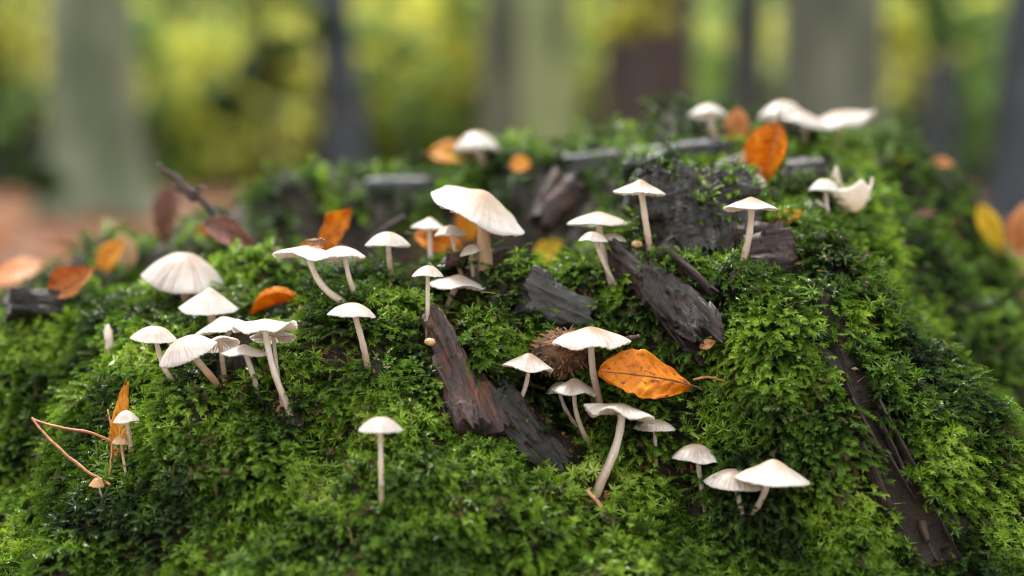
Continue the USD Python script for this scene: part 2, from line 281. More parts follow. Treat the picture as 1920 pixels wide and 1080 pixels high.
# autumn leaf blades: the colour belongs to the blade (primvars u along, v across), blotched
def bladem(name, base, warm, dark, tf=.32, rough=.36, scale=90):
    nodes = {'g': ('geometry', {}), 'v': ('attribute', {'attribute': 'vein'}), 'n': ('noise_texture', {'scale': float(scale), 'detail': 5.0, 'roughness': .65}), 'n2': ('noise_texture', {'scale': 700.0, 'detail': 3.0}),
             'r': ('rgb_ramp', {'ramp': [(.30, dark), (.42, base), (.54, base), (.68, warm)]}), 'vm': ('mix', {'mix_type': 'multiply', 'color2': (.42, .26, .18)}), 'n4': ('noise_texture', {'scale': scale * 3.2, 'detail': 3.0, 'roughness': .5}), 'sr': ('rgb_ramp', {'ramp': [(.61, (0, 0, 0)), (.68, (.85, .85, .85))]}), 'sm': ('mix', {'color2': tuple(c * .45 for c in dark)}), 'b': ('bump', {'strength': .3, 'distance': .0006}),
             'p': ('principled_bsdf', {'roughness': rough, 'specular_ior_level': .28}), 't': ('translucent_bsdf', {}), 'm': ('mix_closure', {'fac': tf})}
    mat(name, nodes, [('g.position', 'n.vector'), ('g.position', 'n2.vector'), ('n.fac', 'r.fac'), ('g.position', 'n4.vector'), ('n4.fac', 'sr.fac'), ('sr.color', 'sm.fac'), ('r.color', 'sm.color1'), ('sm.color', 'vm.color1'), ('v.fac', 'vm.fac'), ('vm.color', 'p.base_color'), ('vm.color', 't.color'),
                      ('n2.fac', 'b.height'), ('b.normal', 'p.normal'), ('p.BSDF', 'm.closure1'), ('t.BSDF', 'm.closure2')], 'm.closure')
bladem('blade_orange', (.66, .20, .004), (.80, .36, .010), (.30, .055, .004), rough=.36)
bladem('blade_rust', (.44, .105, .010), (.55, .18, .025), (.18, .035, .008))
bladem('blade_amber', (.68, .27, .015), (.75, .40, .05), (.45, .13, .01))
bladem('blade_yellow', (.75, .50, .02), (.78, .60, .06), (.60, .33, .02))
bladem('blade_pale', (.62, .44, .27), (.70, .56, .40), (.45, .25, .12))
bladem('blade_peach', (.60, .24, .085), (.66, .38, .21), (.40, .13, .04))
bladem('blade_brown', (.16, .065, .045), (.26, .12, .085), (.06, .025, .02), tf=.15, rough=.3)
plain('vein_dark', (.10, .045, .02), .5)
plain('vein_pale', (.45, .27, .12), .5)
plain('twig_dark', (.035, .020, .018), .4, var=.5, scale=200)
plain('twig_red', (.28, .10, .04), .45, var=.3)
plain('husk', (.115, .055, .030), .8, var=.6, scale=150)
plain('husk_spine', (.24, .125, .065), .7, var=.5, scale=150)
plain('fly_body', (.16, .075, .035), .4, var=.3, scale=900)
plain('fly_leg', (.10, .05, .025), .4)
plain('crumb', (.24, .11, .05), .7, var=.5, scale=100)
mat('fly_wing', {'t': ('transparent_bsdf', {'color': (.85, .72, .60)}), 'p': ('principled_bsdf', {'base_color': (.40, .26, .16), 'roughness': .25}), 'm': ('mix_closure', {'fac': .55})},
    [('t.BSDF', 'm.closure1'), ('p.BSDF', 'm.closure2')], 'm.closure')

# ---------------------------------------------------------------- the stump: wood core under the moss
stump = thing('tree_stump', 'broad rotten tree stump under thick green moss, filling the lower half', 'stump')
ny, nx = ZZ.shape
SV = np.stack([XX, YY, ZZ], -1).reshape(-1, 3)
keep = ZZ > -0.025
F = quads(ny, nx)
F = F[keep.ravel()[F].any(1)]
used = np.unique(F); remap = np.full(len(SV), -1); remap[used] = np.arange(len(used))
obj('core', (SV[used], remap[F]), 'soil', stump, smooth=True)

CHUNK_MOSS = []
CLEAR = []     # (point, radius): where stems, caps and leaves push the moss aside
WOODS = []     # footprints kept free of moss, in the photograph's bearings
def chunk(name, A, B, width, thick, matname, label, up=None, sink=.45, seed=0, rough=.18, taper=(1, 1), lift=0.0, parent=stump, d=None, nseg=(90, 22, 10), ragged=.10, mossy=0):
    """A splintered slab of wood running from A to B on the stump: ridged along its grain, with ragged broken ends.
    A, B: bearings; width: px across; thick: metres; up: facing of its broad side."""
    a = hit(*A, dmin=(d or .5) - .05) if len(A) == 2 else at(*A)
    b = hit(*B, dmin=(d or .5) - .05) if len(B) == 2 else at(*B)
    mid = (a + b) / 2
    n = unit(unit(up) if up is not None else nrm_at(mid) * .8 + view_dir(0, .2, .5))
    ax, sd, n = frame(b - a, n)
    L = np.linalg.norm(b - a); W = width * scale_at(mid)
    m = trimesh.creation.box((1, 1, 1))
    nl, nw, nt = nseg
    # a gridded box: rings around the section, stacked along the length
    ring = [(i / nw - .5, -.5) for i in range(nw)] + [(.5, i / nt - .5) for i in range(nt)] + [(.5 - i / nw, .5) for i in range(nw)] + [(-.5, .5 - i / nt) for i in range(nt)]
    ring = np.array(ring); k = len(ring)
    t = np.linspace(0, 1, nl)
    T, I = np.meshgrid(t, np.arange(k), indexing='ij')
    u, w = ring[I, 0], ring[I, 1]
    wob = (1 + (taper[0] - 1) * (1 - T) + (taper[1] - 1) * T)
    edge = meshkit.fbm(np.stack([T * L * 40, u * 0 + np.sign(u) * 3, w * 0 + seed], -1), 3, seed)
    U = u * W * wob * (1 + (edge - .5) * .75) + (meshkit.fbm(np.stack([T * L * 22, T * 0 + 9, T * 0 + seed], -1), 2, seed + 3) - .5) * W * .30
    Wt = w * thick * (1 - .35 * (2 * u) ** 4)
    # grain: long ridges and splits
    q = np.stack([U * 420, Wt * 420, T * L * 26 + seed * 7.1], -1)
    ridge = np.abs(meshkit.fbm(q, 3, seed + 5) - .5) * 2
    big = meshkit.fbm(np.stack([U * 90, Wt * 90, T * L * 14 + seed], -1), 3, seed + 11) - .5
    fine = meshkit.fbm(np.stack([U * 900, Wt * 900, T * L * 200], -1), 2, seed + 2) - .5
    step = np.floor(meshkit.fbm(np.stack([U * 120, Wt * 60 + seed, T * L * 12], -1), 2, seed + 41) * 7) / 7 - .5
    disp = (step * 2.4 - ridge * .9 + big * 1.7 + fine * .35) * rough * min(thick, W) * .9
    split = meshkit.noise(np.stack([U * 160, Wt * 0 + seed, T * L * 9], -1), seed + 21)
    disp = disp - np.clip(split - .72, 0, 1) * 3.0 * rough * thick
    nrm2 = np.stack([u, w * 1.6], -1); nrm2 /= np.linalg.norm(nrm2, axis=-1, keepdims=True)
    U = U + nrm2[..., 0] * disp; Wt = Wt + nrm2[..., 1] * disp
    jag = (meshkit.fbm(np.stack([U * 260, Wt * 130, T * 0 + seed], -1), 3, seed + 31) - .5) * L * ragged * 3.4
    S = (T - .5) * L + jag * np.clip(np.abs(T - .5) * 2 - .55, 0, None) / .45 * 1.2
    V = mid + S[..., None] * ax + U[..., None] * sd + (Wt + thick * (.5 - sink) + lift)[..., None] * n
    V = V.reshape(-1, 3); Fc = quads(nl, k, True)
    e0, e1 = V[:k].mean(0), V[-k:].mean(0)
    j = np.arange(k); base = len(V); V = np.vstack([V, e0 - ax * L * ragged * .4 * (seed % 2), e1 + ax * .001])
    Fc = np.vstack([Fc, np.stack([np.full(k, base), (j + 1) % k, j], 1), np.stack([np.full(k, base + 1), base - k + j, base - k + (j + 1) % k], 1)])
    gs = np.concatenate([S.ravel() + seed, [0, 0]]); gu = np.concatenate([U.ravel(), [0, 0]]); gw = np.concatenate([Wt.ravel(), [0, 0]])
    obj(name, (V, Fc), matname, parent, smooth=True, label=label, prim_vars={'gs': gs, 'gu': gu, 'gw': gw})
    if mossy:
        tm = trimesh.Trimesh(V, Fc, process=False); pts_, fi = trimesh.sample.sample_surface(tm, int(mossy * 6), seed=seed); fn = tm.face_normals[fi]
        if np.mean(np.einsum('ij,ij->i', tm.face_normals, tm.triangles_center - mid)) < 0: fn = -fn
        okm = (meshkit.fbm(pts_ * 55, 2, seed + 60) > .5) & (fn @ (unit(CAM - mid) + np.array([0, 0, .5])) > .25)
        CHUNK_MOSS.append((pts_[okm][:mossy], fn[okm][:mossy]))
    # footprint
    h = []
    for s_, w_ in ((-.5, -.5), (.5, -.5), (.5, .5), (-.5, .5)):
        x, y, _ = project(mid + ax * s_ * L * .90 + sd * w_ * W * .80); h.append((x, y))
    WOODS.append((h, np.linalg.norm(mid - CAM)))
    return mid
def shards(A, B, n, matname, seed, w=(6, 16), d=None, spread=40):
    """Slivers split off alongside a piece of wood."""
    r = np.random.default_rng(seed)
    for i in range(n):
        f = r.random() * .9; g = min(1, f + r.uniform(.25, .5)); o = r.normal(size=2) * spread * np.array([1, .35]); e = r.normal(size=2) * 8
        a_ = (A[0] + (B[0] - A[0]) * f + o[0], A[1] + (B[1] - A[1]) * f + o[1]); b_ = (A[0] + (B[0] - A[0]) * g + o[0] + e[0], A[1] + (B[1] - A[1]) * g + o[1] + e[1])
        chunk('wood_sliver', a_, b_, r.uniform(*w), r.uniform(.004, .009), matname, None, seed=seed * 10 + i, rough=.3, taper=(r.uniform(.3, 1), r.uniform(.2, .8)), sink=.3, lift=r.uniform(.002, .008), nseg=(30, 6, 4), ragged=.2)

chunk('wood_splinter', (806, 612), (905, 825), 92, .026, 'wood_red', 'reddish brown split wood with a grey top end', seed=1, rough=.24, taper=(.62, 1.15), sink=.35, lift=.004)
chunk('wood_splinter', (926, 735), (1045, 880), 92, .022, 'wood_black', 'blackish wet wood sloping down right', seed=2, rough=.2, taper=(.75, .9), sink=.4, lift=.002, mossy=20)
chunk('wood_splinter', (980, 545), (1100, 600), 78, .022, 'wood_grey', 'slate grey wood slab with broken edges', seed=3, rough=.17, taper=(1.1, .8), sink=.4, lift=.003)
chunk('wood_splinter', (1178, 490), (1338, 655), 84, .030, 'wood_plum', 'brown diagonal splinter with deep splits', seed=4, rough=.27, taper=(.85, .95), sink=.35, lift=.006, mossy=25)
chunk('wood_splinter', (1312, 335, .872), (1318, 500, .852), 236, .045, 'wood_black', 'squared black block with moss on its face', up=view_dir(.05, .35, 1), seed=5, rough=.17, taper=(.92, 1.05), sink=.5, ragged=.07, nseg=(90, 40, 14), mossy=110)
chunk('wood_splinter', (1380, 480, .835), (1470, 470, .845), 105, .03, 'wood_plum', 'brown crumbling foot of the black block', up=view_dir(.2, .45, 1), seed=15, rough=.2, sink=.5, ragged=.05)
chunk('wood_splinter', (1168, 322, .94), (1268, 312, .94), 78, .03, 'wood_moss', 'dark wedge with a green bloom', up=view_dir(-.2, .35, 1), seed=6, rough=.15, taper=(.35, 1.1), sink=.5, ragged=.04, mossy=60)
chunk('wood_splinter', (1555, 640), (1740, 1045), 66, .014, 'wood_plum', 'dark bare strip running down the right flank', seed=7, rough=.2, taper=(.9, 1.0), sink=.86, nseg=(90, 16, 8))
chunk('wood_splinter', (14, 577, .905), (112, 580, .92), 62, .03, 'wood_black', 'small dark grey block at the left edge', up=view_dir(.1, .35, 1), seed=8, rough=.24, sink=.4, ragged=.04)
chunk('wood_splinter', (1476, 338, .95), (1542, 330, .95), 52, .03, 'wood_black', 'small black stub with a wet top', up=view_dir(0, .5, 1), seed=9, rough=.14, sink=.5, ragged=.04)
chunk('wood_splinter', (1300, 330, .97), (1425, 292, .99), 30, .014, 'wood_pale', 'pale grey wood rim behind the block', up=(0, -.5, 1), seed=10, rough=.15, sink=.72)
chunk('wood_splinter', (1075, 300, 1.045), (1345, 268, 1.02), 18, .014, 'wood_pale', 'long thin grey rim at the back', up=(0, -.5, 1), seed=11, rough=.15, sink=.72, nseg=(70, 10, 6))
chunk('wood_splinter', (690, 340, 1.125), (800, 338, 1.095), 16, .008, 'wood_pale', 'blurred grey rim on the left ridge', up=(0, -.5, 1), seed=12, rough=.15, sink=.72)
chunk('wood_splinter', (462, 665, .800), (470, 735, .800), 62, .022, 'wood_black', 'dark stub under the crowded mushrooms', up=view_dir(0, .2, 1), seed=13, rough=.14, sink=.6)
chunk('wood_splinter', (1010, 420, 1.0), (1070, 345, 1.015), 62, .02, 'wood_red', 'reddish rotten wood inside the hollow', up=view_dir(0, .3, 1), seed=14, rough=.2, sink=.5)
chunk('wood_splinter', (835, 497, .84), (868, 494, .845), 28, .016, 'wood_red', 'cut brown wood crumb behind the low mushrooms', up=view_dir(0, .4, 1), seed=16, rough=.1, sink=.4, nseg=(16, 8, 6))

shards((806, 620), (905, 815), 9, 'wood_red', 31, spread=36)
shards((926, 745), (1045, 880), 8, 'wood_black', 32, spread=38)
shards((990, 550), (1100, 600), 6, 'wood_grey', 33, spread=30)
shards((1180, 500), (1338, 650), 9, 'wood_plum', 34, spread=34)
shards((1560, 650), (1735, 1035), 12, 'wood_plum', 35, spread=26)
shards((1040, 860), (1110, 930), 6, 'wood_red', 36, spread=24, w=(4, 9))

# ---------------------------------------------------------------- moss
def moss_leaf(L, W, curl, fold):
    s = np.array([0, .22, .58, 1.0]); wv = np.array([.35, 1.0, .72, 0.0]) * W * .5
    z = curl * (s ** 2) * L
    x = s * L
    mid_ = np.stack([x, 0 * x, z - fold * wv], 1); l = np.stack([x, wv, z], 1)[:3]; r = np.stack([x, -wv, z], 1)[:3]
    V = np.vstack([mid_, l, r])          # 0-3 mid, 4-6 left, 7-9 right
    F = [(0, 1, 5), (0, 5, 4), (1, 2, 6), (1, 6, 5), (2, 3, 6), (0, 8, 1), (0, 7, 8), (1, 9, 2), (1, 8, 9), (2, 9, 3)]
    return V, np.array(F)
def place(V, o, ax, up):
    a, s, n = frame(ax, up); return o + V[:, :1] * a + V[:, 1:2] * s + V[:, 2:3] * n
def sprig(seed, H, nleaf, L, W, spread, bend, tipfan):
    """One moss shoot: a thin bent stem with pointed leaves winding up it and a star of leaves at its tip."""
    r = np.random.default_rng(seed); parts = []; young_shade = []
    ph = r.random() * 6.28; bd = np.array([math.cos(ph), math.sin(ph), 0]) * bend
    stem = lambda t: np.array([0, 0, H * t]) + bd * H * t * t
    tang = lambda t: unit(np.array([0, 0, 1.0]) + bd * 2 * t)
    for i in range(nleaf):
        t = .12 + .88 * (i / (nleaf - 1)) ** .62
        a = i * 2.39996 + r.normal() * .25
        tg = tang(t); u, v, _ = frame(np.cross(tg, [0.3, 1, .1]), tg)
        out = u * math.cos(a) + v * math.sin(a)
        el = (spread + (tipfan - spread) * t ** 2) + r.normal() * .14
        l = L * (.72 + .38 * math.sin(math.pi * min(1, t * .8 + .1))) * r.uniform(.8, 1.15)
        V, F = moss_leaf(l, W * r.uniform(.8, 1.2), r.uniform(-.38, .02), r.uniform(.25, .6))
        young_shade.append(np.full(len(V), t) * .75 + V[:, 0] / L * .25); parts.append((place(V, stem(t), out * math.cos(el) + tg * math.sin(el), tg * math.cos(el) - out * math.sin(el)), F))  # age up the shoot, doubling as painted lit tip and shaded base
    return join(parts), np.concatenate(young_shade)
def frond(seed, H, npair, L, W):
    """A feathery shoot: leaves in loose ranks along an arching stem, shorter towards the tip."""
    r = np.random.default_rng(seed); parts = []; young_shade = []
    for i in range(npair * 3):
        t = .08 + .92 * i / (npair * 3 - 1)
        o = np.array([H * .75 * t * t, 0, H * (t - .28 * t * t)]); tg = unit([1.5 * t, 0, 1 - .56 * t]); side = np.array([0, 1.0, 0]); up = np.cross(tg, side)
        a = (i % 3 - 1) * 1.35 + r.normal() * .35
        out = side * math.sin(a) - up * math.cos(a) * .6 if i % 3 != 1 else -up * .7 + side * r.normal() * .3
        ax = unit(tg * r.uniform(.55, .95) + unit(out) * r.uniform(.7, 1))
        V, F = moss_leaf(L * (1 - .45 * t) * r.uniform(.8, 1.2), W * r.uniform(.8, 1.15), r.uniform(-.3, .15), r.uniform(.2, .6))
        young_shade.append(np.full(len(V), t) * .75 + V[:, 0] / L * .25); parts.append((place(V, o, ax, tg), F))  # same tone along the frond: age plus painted shade low down
    return join(parts), np.concatenate(young_shade)
MM = .001
PROTO = ([sprig(20 + i, H * MM, n, L * MM, W * MM, sp, b, tf) for i, (H, n, L, W, sp, b, tf) in enumerate([
            (9, 26, 5.6, 1.25, .20, .30, .55), (11, 30, 5.0, 1.10, .30, .45, .75), (8, 24, 6.2, 1.35, .10, .25, .40), (12, 30, 4.4, 1.05, .40, .55, .85)])]
         + [frond(40 + i, H * MM, n, L * MM, W * MM) for i, (H, n, L, W) in enumerate([(14, 12, 4.4, 1.0), (12, 11, 5.0, 1.15), (16, 14, 3.9, .9), (18, 16, 3.2, .75)])])

# bare places: wood, crumbled soil, dark holes; dark soil also stands in for shade in hollow and ridge gaps (bearings on the stump's surface)
BARE_AND_SHADE = [[(560, 640), (600, 632), (640, 640), (655, 672), (630, 700), (590, 700), (570, 672)], [(985, 770), (1040, 740), (1100, 790), (1105, 900), (1060, 905), (1010, 850)],
        [(500, 735), (560, 735), (570, 765), (510, 770)], [(735, 500), (790, 490), (805, 545), (770, 560), (735, 540)], [(1080, 545), (1110, 540), (1120, 590), (1085, 600)],
        [(1190, 860), (1300, 860), (1300, 895), (1200, 890)], [(540, 420), (640, 410), (700, 440), (700, 500), (540, 500)], [(990, 335), (1085, 320), (1130, 400), (1110, 490), (960, 490), (960, 420)], [(700, 430), (960, 430), (960, 500), (700, 500)],
        [(780, 470), (850, 470), (850, 500), (780, 500)], [(1100, 900), (1150, 905), (1140, 960), (1095, 950)], [(410, 660), (455, 655), (450, 700), (415, 700)], [(280, 340), (345, 340), (340, 480), (285, 480)],
        [(430, 390), (480, 390), (480, 470), (430, 470)], [(1785, 305), (1835, 300), (1840, 335), (1790, 335)], [(120, 490), (180, 480), (190, 530), (130, 530)],
        [(1535, 630), (1590, 650), (1650, 780), (1720, 900), (1790, 1050), (1725, 1065), (1655, 960), (1605, 830), (1560, 720)], [(830, 395), (1000, 395), (1000, 440), (830, 440)], [(540, 380), (600, 375), (600, 430), (540, 430)], [(690, 385), (760, 380), (760, 430), (690, 430)]]
def moss(n, seed, dlo, dhi, size, name, label, matname='moss_leaf', pick=None, thin=0.0):
    r = np.random.default_rng(seed)
    slope = 1 / NRM[..., 2]
    wgt = slope.ravel().copy(); wgt[ZZ.ravel() < .0] = 0
    D = (SV - CAM) @ FWD; wgt[(D < dlo) | (D > dhi)] = 0
    PX = 960 + FPX * (SV[:, 0] / D); PYv = 540 - FPX * ((SV - CAM) @ UPV) / D
    wgt[(PX < -160) | (PX > 2080) | (PYv > 1240)] = 0
    facing = np.einsum('ij,ij->i', NRM.reshape(-1, 3), (CAM - SV)) / np.linalg.norm(CAM - SV, axis=1)
    wgt *= np.where(facing > -.05, 1, .25)
    idx = r.choice(len(wgt), n, p=wgt / wgt.sum())
    p = SV[idx] + np.concatenate([r.uniform(-GS / 2, GS / 2, (n, 2)), np.zeros((n, 1))], 1)
    p[:, 2] = hz(p[:, 0], p[:, 1])
    v = p - CAM; d = v @ FWD; px = 960 + FPX * v[:, 0] / d; py = 540 - FPX * (v @ UPV) / d
    ok = np.ones(n, bool)
    for poly, dist in WOODS:
        ok &= ~(in_poly(px, py, poly) & (np.abs(d - dist) < .05))
    for poly in BARE_AND_SHADE:
        ok &= ~(in_poly(px, py, poly) & (r.random(n) < .93))
    ok &= r.random(n) > .75 * hz(p[:, 0], p[:, 1], CREV)
    for c, rad, ext in CLEAR:
        w = p - c; far = unit(CAM - c); tt_ = np.clip(w @ far, 0, ext); ok &= np.sum((w - tt_[:, None] * far) ** 2, 1) > rad ** 2
    dens = meshkit.fbm(p * 38, 3, 77)
    ok &= (dens > .30) | (r.random(n) < .45)
    if pick is not None: ok &= pick(p, px, py, d, r)
    p, d = p[ok], d[ok]
    ex = [(a, b) for a, b in CHUNK_MOSS if dlo < (a.mean(0) - CAM) @ FWD < dhi] if pick is None else []
    n0 = len(p); p = np.vstack([p] + [a for a, _ in ex]); n = len(p)
    nn = np.stack([hz(p[:, 0], p[:, 1], NRM[..., k]) for k in range(3)], -1)
    if n > n0: nn[n0:] = np.vstack([b for _, b in ex])
    zz = nn * .75 + np.array([0, -.05, .55]) + r.normal(size=(n, 3)) * .34
    zz /= np.linalg.norm(zz, axis=1, keepdims=True)
    # shoots droop down the slope: local x points downhill, with scatter
    dh = np.stack([nn[:, 0], nn[:, 1], -.4 * np.ones(n)], -1) + r.normal(size=(n, 3)) * .45
    xx = dh - zz * np.sum(dh * zz, 1, keepdims=True); xx /= np.linalg.norm(xx, axis=1, keepdims=True); yy = np.cross(zz, xx)
    M = np.stack([xx, yy, zz], -1)
    qw = np.sqrt(np.maximum(0, 1 + M[:, 0, 0] + M[:, 1, 1] + M[:, 2, 2])) / 2 + 1e-9
    q = np.stack([qw, (M[:, 2, 1] - M[:, 1, 2]) / (4 * qw), (M[:, 0, 2] - M[:, 2, 0]) / (4 * qw), (M[:, 1, 0] - M[:, 0, 1]) / (4 * qw)], -1); q /= np.linalg.norm(q, axis=1, keepdims=True)
    lump = meshkit.fbm(p * 48, 2, 31); p = p + nn * ((lump - .45) * .012)[:, None]
    s = size * np.where(np.arange(n) < n0, 1, .62) * r.uniform(.65, 1.25, n) * (.62 + .8 * lump)
    pi = UsdGeom.PointInstancer.Define(stage, path_for(name))
    kind_noise = meshkit.fbm(p * 22, 2, 5)
    k = np.where(r.random(n) < np.clip((kind_noise - .42) * 4, .06, .55), r.integers(0, 4, n), r.integers(4, 8, n))
    for j, pr in enumerate(PROTO):
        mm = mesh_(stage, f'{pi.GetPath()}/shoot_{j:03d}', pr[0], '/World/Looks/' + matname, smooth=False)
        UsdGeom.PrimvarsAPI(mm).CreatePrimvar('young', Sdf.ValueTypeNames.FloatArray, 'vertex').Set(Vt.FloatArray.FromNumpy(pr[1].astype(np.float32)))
        pi.CreatePrototypesRel().AddTarget(mm.GetPath())
    pi.CreateProtoIndicesAttr(Vt.IntArray.FromNumpy(k.astype(np.int32)))
    pi.CreatePositionsAttr(Vt.Vec3fArray.FromNumpy((p - nn * .001).astype(np.float32)))
    pi.CreateOrientationsfAttr() if hasattr(pi, 'CreateOrientationsfAttr') else None
    pi.GetPrim().RemoveProperty('orientationsf')
    pi.CreateOrientationsAttr([Gf.Quath(float(a), float(b), float(c), float(e)) for a, b, c, e in q])
    pi.CreateScalesAttr(Vt.Vec3fArray.FromNumpy(np.repeat(s[:, None], 3, 1).astype(np.float32)))
    tag(pi.GetPrim(), label, 'moss', None, 'stuff')
    return n

# ---------------------------------------------------------------- mushrooms
def cap_mesh(R, h, shape, seed, flute, wavy, nr=15, na=96, ragged=.03, upturn=0.0):
    """Closed cap shell in its own frame (axis +z, rim near z=0): returns V, F, rim, streak."""
    r = np.random.default_rng(seed)
    a = np.arange(na) / na * 2 * np.pi
    s = np.concatenate([[.02], np.linspace(.08, 1, nr - 1)])
    pro = {'dome': lambda x: 1 - x ** 2.1, 'bell': lambda x: (1 - x ** 1.7) * .8 + .2 * np.exp(-(x / .28) ** 2), 'cone': lambda x: (1 - x) ** .92 * .85 + .15 * (1 - x ** 2),
           'flat': lambda x: (1 - x ** 3.0) * .72 + .28 * np.exp(-(x / .35) ** 2), 'dish': lambda x: .35 * np.exp(-(x / .3) ** 2) + .65 * (1 - (2 * np.clip(x, 0, 1) - 1) ** 2 * .55 - .45 * x)}[shape]
    c = [r.normal() for _ in range(8)]; ph = [r.random() * 6.28 for _ in range(8)]
    lobes = sum(c[k] * np.cos((k + 2) * a + ph[k]) / (k + 2) for k in range(5)); lobes /= max(1e-6, np.abs(lobes).max())
    jit = meshkit.fbm(np.stack([np.cos(a) * 9, np.sin(a) * 9, a * 0 + seed], -1), 3, seed) - .5
    rim = 1 + .05 * lobes * (1 + wavy) + jit * ragged * 2
    nf = int(r.integers(30, 40))
    rip = np.abs(np.sin(a * nf / 2 + 1.3 * lobes))
    S, A = np.meshgrid(s, a, indexing='ij'); RM = np.broadcast_to(rim, S.shape)
    rad = S * (1 + (RM - 1) * S ** 2) * R
    z = h * pro(S) + wavy * R * .16 * lobes[None] * S ** 3 + flute * R * .030 * rip[None] * np.clip((S - .25) / .75, 0, 1) + upturn * R * np.clip(S - .72, 0, 1) ** 2 * 6 * np.clip(.3 + .7 * lobes[None], 0, 1)
    z += jit[None] * R * .05 * S ** 4
    # a slightly dented middle
    z += (meshkit.fbm(np.stack([rad * np.cos(A), rad * np.sin(A), 0 * A + seed], -1) / R * 2.2, 3, seed + 3) - .5) * h * .16
    th = R * (.028 + .15 * (1 - S) ** 1.2) 
    top = np.stack([rad * np.cos(A), rad * np.sin(A), z], -1)
    under = np.stack([rad * .985 * np.cos(A), rad * .985 * np.sin(A), z - th], -1)
    V = np.vstack([top.reshape(-1, 3), under[::-1].reshape(-1, 3)])
    Fm = quads(2 * nr, na, True)
    n = len(V); V = np.vstack([V, [[0, 0, z[0].mean() + .0]], [[0, 0, (z - th)[0].mean()]]])
    j = np.arange(na)
    Fm = np.vstack([Fm, np.stack([np.full(na, n), j, (j + 1) % na], 1)[:, [0, 1, 2]], np.stack([np.full(na, n + 1), n - na + (j + 1) % na, n - na + j], 1)])
    rv = np.concatenate([S.ravel(), S[::-1].ravel(), [0, 0]])
    st = np.broadcast_to((rip - .5) * 1.0, S.shape) * np.clip(S * 1.5, 0, 1) + (meshkit.noise(np.stack([A * 14, S * 0, S * 0 + seed], -1), seed) - .5) * .9
    sv = np.concatenate([st.ravel(), st[::-1].ravel(), [0, 0]])
    # gills: thin blades hanging below the flesh
    gp = []; ng = int(nf * 1.0)
    zi = lambda sr, k: np.interp(sr, s, z[:, k] - th[:, k]); ri = lambda sr, k: np.interp(sr, s, rad[:, k])
    for g in range(ng):
        k = int(g * na / ng) % na; ca, sa = math.cos(a[k]), math.sin(a[k])
        lo = .16 if g % 2 == 0 else .5
        x = np.linspace(lo, .965, 7); dep = R * .17 * np.sin(np.pi * np.clip((x - lo) / (1.02 - lo), 0, 1)) ** .6 * (1 - .55 * x) * 1.35
        rr_, zz_ = np.array([ri(q, k) for q in x]), np.array([zi(q, k) for q in x])
        tw = R * .006
        up = np.stack([rr_ * ca, rr_ * sa, zz_ + R * .012], 1); dn = np.stack([rr_ * ca - sa * tw, rr_ * sa + ca * tw, zz_ - dep], 1); dn2 = np.stack([rr_ * ca + sa * tw, rr_ * sa - ca * tw, zz_ - dep], 1)
        gv = np.vstack([up, dn, dn2]); m_ = len(x)
        gf = []
        for i in range(m_ - 1):
            gf += [(i, i + 1, m_ + i + 1), (i, m_ + i + 1, m_ + i), (m_ + i, m_ + i + 1, 2 * m_ + i + 1), (m_ + i, 2 * m_ + i + 1, 2 * m_ + i), (i + 1, i, 2 * m_ + i), (i + 1, 2 * m_ + i, 2 * m_ + i + 1)]
        gp.append((gv, np.array(gf)))
    return (V, Fm), rv, sv, join(gp), float((z - th)[0].mean())

